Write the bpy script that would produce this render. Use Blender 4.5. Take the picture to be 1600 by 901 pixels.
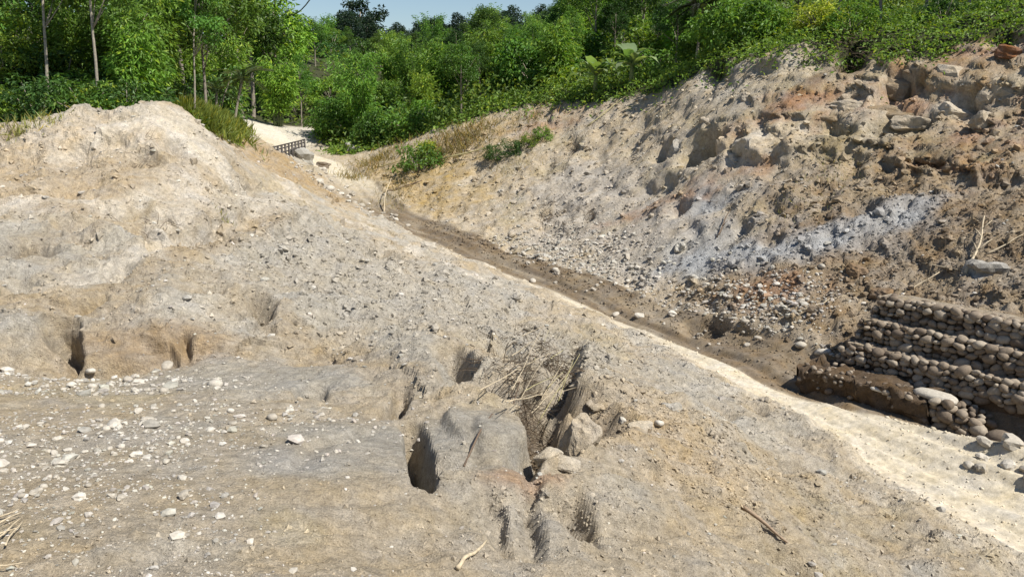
import bpy, math, random
import numpy as np
from mathutils import Vector, Matrix, Euler

# ------------------------------------------------------------------ scene
for o in list(bpy.data.objects):
    bpy.data.objects.remove(o, do_unlink=True)
SC = bpy.context.scene
COL = SC.collection
random.seed(7)
RNG = np.random.default_rng(11)

# ------------------------------------------------------------------ camera
F = 1256.0                      # focal length in pixels of the 1600 px wide photograph
CAM_Z = 10.0                    # eye height above the road
PITCH = math.radians(13.46)
cam = bpy.data.cameras.new("camera")
cam_o = bpy.data.objects.new("camera", cam)
COL.objects.link(cam_o)
cam.sensor_width = 36.0
cam.lens = 36.0 * F / 1600.0
cam.clip_start = 0.1
cam.clip_end = 3000
cam_o.location = (0, 0, CAM_Z)
cam_o.rotation_euler = (math.radians(90) - PITCH, 0, 0)
SC.camera = cam_o

# ------------------------------------------------------------------ light
SUN_DIR = Vector((0.64, -0.40, 1.00)).normalized()       # towards the sun
w = bpy.data.worlds.new("World")
SC.world = w
w.use_nodes = True
nt = w.node_tree
bg = nt.nodes["Background"]
sky = nt.nodes.new("ShaderNodeTexSky")
sky.sky_type = 'NISHITA'
sky.sun_disc = False
sky.sun_elevation = math.asin(SUN_DIR.z)
sky.sun_rotation = math.atan2(SUN_DIR.x, SUN_DIR.y)
sky.air_density = 1.0
sky.dust_density = 0.3
sky.ozone_density = 2.5
nt.links.new(sky.outputs[0], bg.inputs[0])
bg.inputs[1].default_value = 0.075
sun = bpy.data.lights.new("sun", 'SUN')
sun.energy = 4.9
sun.angle = math.radians(0.53)
sun.color = (1.0, 0.95, 0.86)
sun_o = bpy.data.objects.new("sun", sun)
COL.objects.link(sun_o)
sun_o.rotation_euler = SUN_DIR.to_track_quat('Z', 'Y').to_euler()
sun_o.location = (40, -20, 60)
SC.view_settings.view_transform = 'Standard'
SC.view_settings.look = 'None'
SC.view_settings.exposure = 0.50
SC.view_settings.gamma = 1.0
SC.view_settings.use_curve_mapping = False

# ------------------------------------------------------------------ maths
def ray(px, py):
    u = (px - 800.0) / F
    v = (450.5 - py) / F
    return np.array((u, math.cos(PITCH) + v * math.sin(PITCH), -math.sin(PITCH) + v * math.cos(PITCH)))

def at_y(px, py, Y):            # the point seen at a pixel, Y metres ahead
    d = ray(px, py)
    return np.array((0, 0, CAM_Z)) + d * (Y / d[1])

def at_z(px, py, z):            # the point seen at a pixel, on the level z
    d = ray(px, py)
    return np.array((0, 0, CAM_Z)) + d * ((z - CAM_Z) / d[2])

def h32(ix, iy, iz, seed):
    h = (ix.astype(np.uint32) * np.uint32(374761393) + iy.astype(np.uint32) * np.uint32(668265263)
         + iz.astype(np.uint32) * np.uint32(2147483647) + np.uint32((seed * 974634777) & 0xffffffff))
    h = (h ^ (h >> np.uint32(13))) * np.uint32(1274126177)
    h = (h ^ (h >> np.uint32(15))) * np.uint32(2246822519)
    h = h ^ (h >> np.uint32(16))
    return (h & np.uint32(0xffffff)).astype(np.float32) / np.float32(0xffffff)

def vnoise(x, y, z, seed=0):
    xi = np.floor(x); yi = np.floor(y); zi = np.floor(z)
    fx = (x - xi).astype(np.float32); fy = (y - yi).astype(np.float32); fz = (z - zi).astype(np.float32)
    xi = xi.astype(np.int64); yi = yi.astype(np.int64); zi = zi.astype(np.int64)
    fx = fx * fx * (3 - 2 * fx); fy = fy * fy * (3 - 2 * fy); fz = fz * fz * (3 - 2 * fz)
    r = 0
    for a in (0, 1):
        wa = fx if a else 1 - fx
        for b in (0, 1):
            wb = fy if b else 1 - fy
            for c in (0, 1):
                wc = fz if c else 1 - fz
                r = r + h32(xi + a, yi + b, zi + c, seed) * (wa * wb * wc)
    return r * 2 - 1

def fbm(x, y, z, oct=4, seed=0, gain=0.5, ridged=False):
    s = 0; a = 1.0; t = 0
    for k in range(oct):
        n = vnoise(x, y, z, seed + k * 17)
        if ridged:
            n = 1 - 2 * np.abs(n)
        s = s + a * n; t += a
        a *= gain
        x = x * 2.03 + 5.1; y = y * 2.01 - 3.7; z = z * 1.97 + 1.3
    return s / t

def voro(x, y, seed=0):         # nearest and second-nearest cell, and the cell's number
    xi = np.floor(x).astype(np.int64); yi = np.floor(y).astype(np.int64)
    f1 = np.full(x.shape, 9.0, np.float32); f2 = f1.copy(); cid = np.zeros(x.shape, np.float32)
    gx = f1 * 0; gy = f1 * 0
    zz = np.zeros_like(xi)
    for a in (-1, 0, 1):
        for b in (-1, 0, 1):
            jx = h32(xi + a, yi + b, zz, seed); jy = h32(xi + a, yi + b, zz + 1, seed)
            dx = (xi + a + jx - x).astype(np.float32); dy = (yi + b + jy - y).astype(np.float32)
            d = np.sqrt(dx * dx + dy * dy)
            m = d < f1
            f2 = np.where(m, f1, np.minimum(f2, d))
            cid = np.where(m, h32(xi + a, yi + b, zz + 2, seed), cid)
            gx = np.where(m, dx, gx); gy = np.where(m, dy, gy)
            f1 = np.where(m, d, f1)
    return f1, f2, cid, gx, gy

def sstep(a, b, x):
    t = np.clip((x - a) / (b - a), 0, 1)
    return t * t * (3 - 2 * t)

# ------------------------------------------------------------------ the lie of the land
PY = [  # pixel, pixel, metres ahead
 (-300,901,6.8),(0,901,7.2),(300,901,7.6),(600,901,8.2),(850,901,8.8),(1050,901,10),(1200,901,12.5),
 (-300,700,10.2),(-300,600,13),(-300,400,23),(-300,260,31),(-300,205,37),
 (0,800,8.6),(300,800,9.2),(600,800,9.8),(850,800,10.8),(1050,800,12.5),(1180,800,15),
 (0,700,11),(300,700,11.5),(450,720,11.3),(600,700,12.2),(850,700,13.5),(1050,700,16.2),(1150,700,18.4),
 (0,620,14),(300,620,14.5),(480,620,15),(700,600,16.5),(880,600,18.6),(1000,600,21.5),
 (0,566,17.3),(200,562,17.6),(400,562,18),
 (0,500,18.9),(150,490,19.1),(300,500,19.0),(420,500,20),
 (520,500,21),(650,500,24),(780,500,28.5),
 (0,400,24),(200,400,25.2),(350,400,27),(500,420,28.5),(650,420,34),
 (0,300,29),(200,300,30.6),(350,320,33),(480,340,38.5),(560,360,43),
 (0,212,35),(60,190,36),(120,181,36.5),(180,183,37),(235,184,37.3),(277,180,37.5),(310,212,39),(338,241,41),(375,271,43.5),(405,282,45.5),(450,294,48),(520,322,51),(345,215,50),(390,252,51),
 (0,205,40),(120,190,41),(250,194,42),
 (330,194,56),(365,200,60),(380,220,60),(430,258,58),(480,280,61),(500,265,70),(520,255,80),
 (390,205,82),(440,228,84),(470,232,90),(480,205,98),(400,190,98),
 (700,330,62),(800,360,53),(800,300,61),(800,235,69),(820,165,76),(900,168,71),
 (650,285,69),(600,245,80),(560,243,84),(700,212,76),
 (950,420,42.5),(1000,350,47),(1000,280,53),(1000,205,61),(1000,150,66),(1100,112,60),
 (1100,450,36.2),(1100,350,42),(1100,250,48.5),(1100,180,54.5),
 (1250,500,30.5),(1250,400,35),(1250,300,40),(1250,200,45.5),(1250,120,50),(1250,82,52),
 (1400,450,31),(1400,380,34),(1400,280,38.5),(1400,180,43.5),(1400,95,47.5),
 (1600,470,27),(1600,380,31),(1600,250,36),(1600,150,40),(1600,45,44),
 (1850,500,22),(1850,300,31),(1850,100,37),
 (1600,25,55),(1400,72,58),(1250,68,64),(1100,100,72),(1000,130,80),(820,135,90),(650,185,95),(560,218,96),(450,190,115),
 (600,100,160),(520,102,230),(600,94,300),(770,84,260),(450,100,200),(900,85,130),(1000,70,150),(1300,10,100),
 (100,190,50),(250,192,50),(0,200,50),(100,150,70),(250,135,80),(300,60,130),(0,100,100),(-300,150,60),(-300,60,120),
 (400,92,330),(100,60,330),(800,80,380),(1100,-40,330),(1600,-40,200),
]
PZ = [  # pixel, pixel, level
 (1700,860,0),(1600,800,0),(1500,740,0),(1400,690,0),(1300,640,0),(1150,575,0),(1000,515,0),(860,455,0.05),
 (1480,860,0),(1350,890,0.1),(1250,720,0.2),
 (740,405,0.3),(640,360,0.7),(560,315,1.6),(535,280,2.6),
 (605,362,1.4),(660,390,1.3),(760,432,1.2),(870,490,1.0),(960,545,0.8),(1100,618,0.45),
 (1280,575,0.15),(1180,525,0.4),(1060,480,0.4),(950,450,0.4),
]
CP = np.array([at_y(*p) for p in PY] + [at_z(*p) for p in PZ]
              + [np.array(q, float) for q in ((0, 0, 8.2), (-6, 1, 8.2), (6, 2, 7.0), (-3, 4, 6.9), (3, 4, 6.4), (12, 8, 1.5), (16, 12, 0.2),
                                       (0, -8, 9), (-30, -5, 9), (25, -5, 3), (24, 10, 1.5))])
# thin-plate surface through them (distances squeezed far away so that near detail stays)
def tps_basis(P, Q):
    d2 = (P[:, None, 0] - Q[None, :, 0]) ** 2 + (P[:, None, 1] - Q[None, :, 1]) ** 2
    return 0.5 * d2 * np.log(d2 + 1e-9)
n = len(CP)
K = tps_basis(CP, CP) + np.eye(n) * 0.08
Pm = np.c_[np.ones(n), CP[:, :2]]
A = np.zeros((n + 3, n + 3)); A[:n, :n] = K; A[:n, n:] = Pm; A[n:, :n] = Pm.T
SOL = np.linalg.solve(A, np.r_[CP[:, 2], 0, 0, 0])

def base_z(x, y):
    x = np.atleast_1d(np.asarray(x, float)); y = np.atleast_1d(np.asarray(y, float))
    out = np.empty(x.size)
    xf = x.ravel(); yf = y.ravel()
    for s in range(0, x.size, 40000):
        P = np.c_[xf[s:s + 40000], yf[s:s + 40000]]
        out[s:s + 40000] = tps_basis(P, CP) @ SOL[:n] + SOL[n] + P @ SOL[n + 1:]
    return out.reshape(x.shape)

# fan-shaped sheet: fine near the viewer, coarse far away
NR, NC, NF = 760, 860, 90
Yr = np.r_[np.geomspace(7.0, 106.0, NR) - 4.0, np.geomspace(103.0, 520.0, NF + 1)[1:]]
Tc = np.linspace(-0.86, 0.92, NC)
YG, TG = np.meshgrid(Yr, Tc, indexing='ij')
XG = (TG * (YG + 5.0)).astype(np.float32); YG = YG.astype(np.float32)
# coarse evaluation then cubic-free bilinear refinement
ci = np.unique(np.r_[np.arange(0, NR + NF, 5), NR + NF - 1]); cj = np.unique(np.r_[np.arange(0, NC, 6), NC - 1])
ZC = base_z(XG[np.ix_(ci, cj)], YG[np.ix_(ci, cj)])
tmp = np.empty((len(ci), NC))
for k in range(len(ci)):
    tmp[k] = np.interp(np.arange(NC), cj, ZC[k])
Z0 = np.empty((NR + NF, NC))
for k in range(NC):
    Z0[:, k] = np.interp(np.arange(NR + NF), ci, tmp[:, k])
def soften(a, r):
    for ax in (0, 1):
        p = np.concatenate([np.repeat(np.take(a, [0], ax), r + 1, ax), a, np.repeat(np.take(a, [-1], ax), r, ax)], ax)
        c = np.cumsum(p, ax); m_ = a.shape[ax]
        a = (np.take(c, np.arange(2 * r + 1, 2 * r + 1 + m_), ax) - np.take(c, np.arange(0, m_), ax)) / (2 * r + 1)
    return a
Z0[:NR] = soften(soften(Z0, 3), 3)[:NR]
for bx_, by_, bw_, bh_ in (tuple(at_y(277, 182, 37.5)[:2]) + (1.6, .55), tuple(at_y(215, 182, 37.2)[:2]) + (1.6, .25), tuple(at_y(70, 186, 36.3)[:2]) + (1.8, .25), tuple(at_y(380, 271, 43.5)[:2]) + (2.0, -.9), tuple(at_y(430, 288, 46.5)[:2]) + (2.2, -.5)):
    Z0 += bh_ * np.exp(-((XG - bx_) ** 2 + ((YG - by_) * .8) ** 2) / (2 * bw_ * bw_))
Z0 = Z0.astype(np.float32); ZG = Z0.copy()

def lookup(arr, x, y):
    fi = np.interp(y, Yr, np.arange(NR + NF)); fj = np.interp(x / (y + 5.0), Tc, np.arange(NC))
    i = np.minimum(fi.astype(int), NR + NF - 2); j = np.minimum(fj.astype(int), NC - 2)
    a = fi - i; b = fj - j
    return (arr[i, j] * (1 - a) * (1 - b) + arr[i + 1, j] * a * (1 - b) + arr[i, j + 1] * (1 - a) * b + arr[i + 1, j + 1] * a * b)

def at(px, py, arr=None, lo=4.0, hi=140.0):     # first hit of a sight line with the land
    arr = Z0 if arr is None else arr
    d = ray(px, py)
    ys = np.geomspace(lo, hi, 1400)
    p = np.array((0, 0, CAM_Z)) + d[None, :] * (ys / d[1])[:, None]
    g = lookup(arr, p[:, 0], p[:, 1])
    k = np.argmax(p[:, 2] < g)
    return np.array((p[k, 0], p[k, 1], g[k]))

def gz(x, y):
    return float(lookup(ZG, np.array([x]), np.array([y]))[0])

# road centre line and its cross distance
RC = np.array([(20.5, 9.0), (14.6, 17.5), *[at_z(*q)[:2] for q in ((1400, 672, 0), (1180, 575, 0), (1000, 502, 0), (870, 448, 0), (740, 398, 0.3), (640, 352, 0.7), (565, 312, 1.6), (530, 280, 2.6))],
               at_y(490, 248, 78)[:2], at_y(450, 230, 82)[:2], at_y(405, 205, 90)[:2], at_y(360, 190, 100)[:2]])
RW = np.array([3.6, 3.2, 2.2, 1.9, 1.75, 1.7, 1.7, 1.7, 1.8, 2.2, 2.8, 3.2, 3.4, 3.0])
def poly_dist(X, Y, P, W=None):  # signed distance (right of the direction of travel is positive), along, interpolated width
    best = np.full(X.shape, 1e9); sd = best.copy(); al = best * 0; wd = best * 0; acc = 0
    for k in range(len(P) - 1):
        a = P[k]; b = P[k + 1]; e = b - a; L = math.hypot(*e)
        t = np.clip(((X - a[0]) * e[0] + (Y - a[1]) * e[1]) / (L * L), 0, 1)
        qx = X - a[0] - t * e[0]; qy = Y - a[1] - t * e[1]
        d = np.sqrt(qx * qx + qy * qy)
        s = np.sign(qx * e[1] - qy * e[0])
        m = d < best
        best = np.where(m, d, best); sd = np.where(m, d * s, sd); al = np.where(m, acc + t * L, al)
        if W is not None:
            wd = np.where(m, W[k] + (W[k + 1] - W[k]) * t, wd)
        acc += L
    return sd, al, wd
RSD, RAL, RWD = poly_dist(XG, YG, RC, RW)       # RSD > 0: uphill side (right), < 0: mound side
wob = fbm(XG * 0.5, YG * 0.5, XG * 0, 3, 5) * 0.5
ROADM = 1 - sstep(-0.15, 0.35, np.abs(RSD + wob * 0.6) - RWD)

def window(x0, x1, y0, y1, m):   # the part of the sheet round a box on the ground
    i0, i1 = np.searchsorted(Yr, (y0 - m, y1 + m)); i0 = max(i0 - 1, 0); i1 = min(i1 + 1, NR + NF)
    ya = max(Yr[i0], 0.5); yb = Yr[i1 - 1]
    ts = [(x0 - m) / (ya + 5), (x0 - m) / (yb + 5), (x1 + m) / (ya + 5), (x1 + m) / (yb + 5)]
    j0, j1 = np.searchsorted(Tc, (min(ts), max(ts)))
    return (slice(i0, i1), slice(max(j0 - 1, 0), min(j1 + 1, NC)))

def ell(px, py, rx, ry, rot=0.0, soft=0.5, warp=0.35):  # patch on the land, radii in metres, rot in degrees
    c = at(px, py)
    a = math.radians(rot)
    w_ = window(c[0], c[0], c[1], c[1], max(rx, ry) * (1 + soft + warp))
    dx = XG[w_] - c[0]; dy = YG[w_] - c[1]
    u = (dx * math.cos(a) + dy * math.sin(a)) / rx; v = (-dx * math.sin(a) + dy * math.cos(a)) / ry
    r = np.sqrt(u * u + v * v) + WARP[w_] * warp
    out = np.zeros(XG.shape, np.float32)
    out[w_] = 1 - sstep(1 - soft, 1 + soft, r)
    return out
WARP = fbm(XG * 0.9, YG * 0.9, XG * 0, 4, 21)
JX = fbm(XG * 0.9, YG * 0.9, XG * 0, 2, 101) * 2; JY = fbm(XG * 0.9, YG * 0.9, XG * 0 + 4, 2, 102) * 2
right = sstep(0.0, 1.5, RSD - RWD * 0.9)        # cut slope
left = sstep(0.0, 1.5, -RSD - RWD * 0.9)        # slide mass
near = 1 - sstep(70, 100, YG)

# masks of character
wash = np.maximum.reduce([ell(60, 640, 6.5, 2.2, 8), ell(280, 600, 4.5, 2.0, 10), ell(420, 585, 2.6, 1.6, 20), ell(120, 740, 4.0, 2.0, 10), ell(330, 700, 2.5, 1.4, 15)])
slab = np.maximum(ell(750, 680, 1.25, 1.5, 10, 0.25, 0.2), ell(560, 690, 1.6, 1.2, 20, 0.35))
crumb = np.maximum.reduce([ell(640, 470, 5.5, 7, 0), ell(520, 400, 5, 8, 20), ell(780, 520, 4, 5, 0)]) * left
strata = np.maximum.reduce([ell(1390, 150, 7.5, 4.5, -20), ell(1530, 150, 6, 6, 0), ell(1290, 185, 3.5, 2.5, -20), ell(1230, 115, 5, 3, -25) * 0.6]) * right
clodm = np.maximum.reduce([ell(1450, 330, 8, 7, -40), ell(1300, 430, 6, 5, -40), ell(1560, 420, 5, 6, 0), ell(1180, 470, 5, 3.5, -30)]) * right
smooth_g = np.maximum.reduce([ell(1000, 330, 6.5, 7, -30), ell(1290, 380, 5, 3, -25), ell(900, 330, 5, 6, -20)]) * right * (1 - clodm * 0.6)

# ------------------------------------------------------------------ relief
rough = near * (1 - ROADM * 0.95) * (1 - wash * 0.8) * (1 - slab * 0.8)
lump = fbm(XG * 0.22, YG * 0.22, Z0 * 0.2, 4, 1)
ZG += lump * 0.75 * near * (1 - ROADM) * (1 - 0.85 * wash) * sstep(6, 16, YG)
rid = fbm(XG * 0.55 + lump, YG * 0.4, Z0 * 0.3, 5, 2, 0.55, True)
ZG += (rid - 0.15) * 0.34 * rough * (0.35 + 0.65 * sstep(8, 24, YG)) * (1 - 0.5 * smooth_g)
# run-off rills down the slope
dZy, dZx = np.gradient(Z0)
fx = XG + 0.5 * lump; fy = YG
rill = fbm((fy * 0.85 - fx * 0.35) * 0.8, (fx * 0.85 + fy * 0.35) * 0.2, XG * 0, 4, 40, 0.55, True)
ZG -= np.clip(rill - 0.2, 0, 1) * 0.5 * rough * left
rillr = fbm((fy * 0.9 - fx * 0.5) * 0.75, (fx * 0.9 + fy * 0.5) * 0.2, XG * 0, 4, 44, 0.55, True)
ZG -= np.clip(rillr - 0.2, 0, 1) * 0.22 * rough * right
# broken blocks
wx = XG + 0.35 * WARP; wy = YG + 0.35 * fbm(XG * 0.9 + 9, YG * 0.9, XG * 0, 3, 23)
f1, f2, cid, gx, gy = voro(wx * 0.62, wy * 0.42, 3)
bm_ = sstep(-0.1, 0.35, fbm(XG * 0.16, YG * 0.16, XG * 0, 3, 31)) * rough
ZG += ((cid - 0.5) * 0.34 + gx * (h32((cid * 9999).astype(np.int64), (cid * 777).astype(np.int64), (cid * 0).astype(np.int64), 5) - 0.5) * 0.7) * bm_ * sstep(9, 20, YG)
f1b, f2b, cidb, gxb, gyb = voro(wx * 1.9, wy * 1.5, 8)
ZG += ((cidb - 0.5) * 0.11 + gyb * (cidb - 0.5) * 0.22) * rough * (0.4 + 0.6 * np.maximum(clodm, crumb)) * (1 - .4 * smooth_g)
ZG -= (1 - sstep(0.0, 0.07, f2b - f1b)) * 0.05 * rough * clodm
f1d, f2d, cidd, gxd, gyd = voro(wx * 1.05 + 3, wy * 0.85, 19)
ZG += ((cidd - 0.5) * 0.14 + gxd * (cidd - 0.5) * 0.3) * right * rough * sstep(-.25, .25, fbm(XG * .3, YG * .3, XG * 0, 3, 35)) * (1 - .4 * smooth_g)
# crumbly small relief
ZG += fbm(XG * 2.3, YG * 2.3, Z0 * 2, 4, 60, 0.6) * 0.085 * rough * (1 + 0.9 * clodm + 0.5 * crumb + 0.35 * right - 0.25 * smooth_g)
ZG += (fbm(XG * 7, YG * 7, Z0 * 6, 4, 63, 0.7) * 0.03 + fbm(XG * 4.5, YG * 4.5, Z0 * 4, 3, 66, 0.6, True) * 0.03) * near * (1 - ROADM * .3) * (0.5 + crumb + clodm - 0.25 * slab)
# wheel ruts along the road
ZG += (fbm(RSD * 3.2, RAL * 0.12, XG * 0, 3, 70) * 0.16 + fbm(RSD * 1.2, RAL * 0.3, XG * 0, 3, 71) * 0.08) * ROADM * near
edge_lip = (1 - sstep(0.0, 0.9, np.abs(-RSD - RWD - 1.1))) * near * (1 - sstep(58, 66, YG)) * sstep(14, 20, YG)
ZG += edge_lip * (0.10 + 0.2 * fbm(XG * .8, YG * .8, XG * 0, 3, 77))
bank = sstep(-0.4, 0.2, RSD - RWD * 0.2) * ROADM
ZG += bank * 0.10 * (1 + fbm(XG * 1.2, YG * 1.2, XG * 0, 4, 75)) * (1 - sstep(55, 75, YG))
# shallow ledges on the slab
ZG += 0.22 * ell(760, 665, 0.75, 1.1, 15, .12, .12)
ZG += slab * fbm(XG * 0.7 + YG * .5, YG * 3.0 - XG * 1.2, XG * 0, 3, 90) * 0.05

SCAR = np.zeros_like(ZG)
def scarp(pts, wid, dep, p=1.3, soft=0.05, flip=1, jag=0.12):    # wall along a line, ground sunk on its left side
    P = np.array([at(*q)[:2] for q in pts])
    w_ = window(P[:, 0].min(), P[:, 0].max(), P[:, 1].min(), P[:, 1].max(), wid + 2 * jag + 0.5)
    sd, al, _ = poly_dist(XG[w_] + JX[w_] * jag, YG[w_] + JY[w_] * jag, P)
    L = np.linalg.norm(np.diff(P, axis=0), axis=1).sum() + 1e-6
    sd = sd * flip
    soft = max(soft, 0.009 * P[:, 1].mean())
    end = np.clip(np.minimum(al, L - al) / (0.25 * L), 0, 1) ** 0.5
    inside = np.where(sd > 0, np.clip(1 - sd / wid, 0, 1) ** p, np.clip(1 + sd / soft, 0, 1))
    SCAR[w_] += dep * inside * end

def pit(px, py, rx, ry, dep, rot=0, sharp=0.3, warp=0.5):
    global SCAR
    SCAR += dep * ell(px, py, rx, ry, rot, sharp, warp)

# foreground slab: deep crack, hollow above it, broken lips
scarp([(652, 648), (662, 690), (668, 720), (676, 762)], 0.30, 1.8, 0.55, 0.03, 1, 0.09)
scarp([(712, 560), (738, 590), (735, 612)], 0.7, 1.1, 0.8, 0.05, 1, 0.12)
scarp([(690, 612), (760, 608), (815, 618)], 0.75, 0.55, 1.0, 0.05, -1)
pit(850, 585, 1.35, 2.6, 1.7, 20, 0.40, 0.9)
scarp([(905, 530), (900, 570), (880, 615)], 1.3, 0.9, 1.0, 0.12, 1, 0.05)
pit(820, 620, 0.8, 0.9, 0.5, 0, 0.4, 0.9)
scarp([(872, 622), (884, 662), (905, 705)], 0.9, 1.6, 0.6, 0.06, 1, 0.06)
scarp([(905, 700), (850, 702), (822, 735)], 0.45, 0.8, 0.8, 0.05, 1, 0.06)
scarp([(836, 735), (842, 790), (860, 850)], 0.35, 0.4, 1.0, 0.06, 1, .15)
scarp([(765, 765), (810, 810), (838, 840)], 0.3, 0.35, 1.0, 0.06, 1, .15)
scarp([(915, 750), (925, 800), (940, 830)], 0.5, 0.45, 1.0, 0.06, 1, .15)
pit(900, 780, 0.35, 0.4, 0.35)
scarp([(425, 735), (500, 690), (580, 660)], 0.5, 0.16, 1, 0.04, 1)
scarp([(740, 660), (742, 715)], 0.12, 0.16, 0.8, 0.03, -1)
scarp([(632, 596), (628, 625), (622, 640)], 0.25, 0.7, 0.4, 0.04, 1, .05)
pit(482, 606, 0.32, 0.25, 0.7, 0, 0.2)
scarp([(500, 592), (497, 615)], 0.45, 0.6, 0.5, 0.04, 1, .05)
for q in ((985, 640), (1030, 655), (1065, 640), (1095, 665), (1130, 655), (960, 610), (1000, 690), (1150, 690), (1040, 600), (1085, 720), (1180, 660)):
    pit(q[0], q[1], random.uniform(.2, .5), random.uniform(.2, .45), random.uniform(.2, .5), random.uniform(0, 90), .35, .9)
pit(1250, 735, 0.5, 0.6, 0.6, 0, 0.3)
pit(1215, 880, 0.5, 0.6, 0.6, 0, 0.3)
scarp([(1120, 775), (1170, 800), (1210, 850)], 0.4, 0.5, 0.9, 0.06, 1, .12)
# bank above the wash
scarp([(-80, 560), (0, 556), (60, 545), (116, 562), (200, 552), (290, 545), (345, 530)], 1.1, 0.42, 1.2, 0.08, 1, 0.25)
scarp([(86, 488), (112, 520), (118, 560)], 0.55, 1.1, 0.9, 0.05, 1, 0.05)
pit(92, 505, 0.32, 0.5, 0.8, 30, 0.25)
scarp([(205, 522), (255, 528), (262, 550)], 0.45, 0.6, 1, 0.05, 1, .08)
scarp([(272, 502), (292, 515), (286, 545)], 0.4, 0.55, 1, 0.05, 1, .08)
scarp([(395, 445), (418, 462), (424, 485)], 0.5, 0.6, 1, 0.05, 1, .08)
scarp([(440, 560), (480, 545), (540, 525)], 0.7, 0.25, 1, 0.05, 1, .15)
# ledges on the mound
for q in ([(0, 405), (40, 392), (75, 385)], [(120, 345), (170, 340), (230, 325)], [(0, 440), (25, 430)],
          [(215, 360), (235, 375), (238, 388)], [(330, 375), (345, 362), (348, 375)], [(205, 400), (290, 370), (380, 335), (420, 315)],
          [(395, 445), (420, 465), (425, 480)], [(310, 440), (350, 443)], [(140, 450), (160, 455)], [(200, 250), (240, 240)], [(60, 300), (140, 285), (190, 292)], [(330, 300), (400, 290), (440, 300)], [(420, 380), (470, 350), (530, 360)], [(560, 400), (600, 390), (640, 410)], [(100, 240), (170, 215), (200, 222)], [(480, 450), (520, 440), (560, 450)], [(255, 215), (285, 232)],
          [(300, 330), (320, 325)], [(380, 395), (420, 392)], [(150, 425), (200, 410)]):
    scarp(q, 1.0, 0.6, 1.0, 0.1, 1, 0.2)
pit(15, 398, 1.5, .4, .8, 15, .3, .5); pit(110, 362, .8, .4, .5, 10, .3, .6); pit(205, 345, .8, .4, .5, 20, .3, .8); pit(20, 445, .5, .4, .6, 0, .3, .6); pit(270, 232, .5, .4, .5); pit(215, 245, .7, .5, .4, 0, .4, .9); pit(415, 492, .3, .3, .4); pit(420, 465, .3, .3, .5); pit(300, 445, .5, .2, .4); pit(662, 430, .5, .4, .4, 0, .4, .9)
pit(240, 378, 0.25, 0.35, 0.5, 0, .25); pit(342, 368, 0.35, 0.35, 0.55, 0, .25)
# cut slope: hollow blocks and scars
scarp([(1108, 208), (1102, 246), (1072, 250)], 1.5, 2.17, 0.6, 0.1, 1, 0.1)
scarp([(1050, 226), (1046, 242), (1022, 243)], 0.8, 1.16, 0.6, 0.1, 1, 0.1)
scarp([(1055, 322), (1057, 342)], 0.6, 0.87, 0.6, 0.08, 1, 0.1)
scarp([(1150, 205), (1155, 235), (1148, 262)], 0.6, 1.01, 0.6, 0.1, 1, 0.12)
scarp([(1255, 205), (1240, 240), (1200, 250), (1160, 235)], 0.8, -0.72, 0.6, 0.1, 1, 0.1)
scarp([(925, 330), (922, 345), (905, 348)], 0.5, 0.72, 0.6, 0.1, 1, 0.1)
pit(860, 332, 0.9, 0.8, 0.5, 30, 0.35, 0.9)
pit(1090, 232, 1.0, 1.3, 1.9, 20, .25, .5); pit(1036, 236, .7, .6, 1.0, 0, .25, .5); pit(1063, 332, .6, .6, .9, 0, .25, .5); pit(1205, 372, .5, .5, .6, 0, .3, .5)
pit(895, 228, 0.6, 0.5, 0.5, 0, 0.35, 0.9)
pit(1100, 515, 0.9, 0.55, 0.7, -40, 0.3, 0.6)
pit(1065, 390, 0.4, 0.4, 0.3, 0, 0.3)
scarp([(1250, 205), (1300, 180), (1345, 205)], 1.0, 1.30, 0.6, 0.1, 1, 0.12)
scarp([(1355, 205), (1400, 175), (1455, 190)], 1.2, 1.45, 0.6, 0.1, 1, 0.12)
scarp([(1360, 165), (1400, 115), (1450, 125)], 1.6, 1.89, 0.6, 0.1, 1, 0.12)
scarp([(1310, 110), (1325, 70), (1365, 75)], 1.6, 2.32, 0.6, 0.1, 1, 0.12)
scarp([(1480, 165), (1520, 150), (1545, 180)], 1.0, 1.16, 0.6, 0.1, 1, 0.12)
scarp([(1085, 130), (1120, 105), (1135, 120)], 1.2, 1.30, 0.6, 0.1, 1, 0.12)
scarp([(1225, 105), (1260, 85), (1300, 80)], 1.0, 1.30, 0.6, 0.1, 1, 0.12)
scarp([(1540, 70), (1570, 45), (1600, 60)], 1.2, 1.45, 0.6, 0.1, 1, 0.12)

for q in ((930, 250), (960, 300), (985, 235), (1010, 290), (1045, 280), (1075, 360), (1130, 320), (1165, 345), (1205, 320), (1185, 195), (1010, 190), (1060, 175), (940, 205), (1235, 350), (1290, 300), (1330, 250), (1380, 260), (1420, 300), (1470, 260), (1500, 310), (1545, 280), (1350, 330), (880, 300), (850, 260), (1220, 275), (1290, 240), (1560, 210), (1440, 225)):
    dx_ = random.uniform(8, 26)
    scarp([(q[0] - dx_, q[1] + random.uniform(-4, 6)), (q[0], q[1] - random.uniform(2, 8)), (q[0] + dx_ * .7, q[1] + random.uniform(4, 12))], random.uniform(.6, 1.4), random.uniform(.25, .6), 1.0, .12, 1, .2)
ZG -= soften(soften(SCAR, 1), 1)
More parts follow.
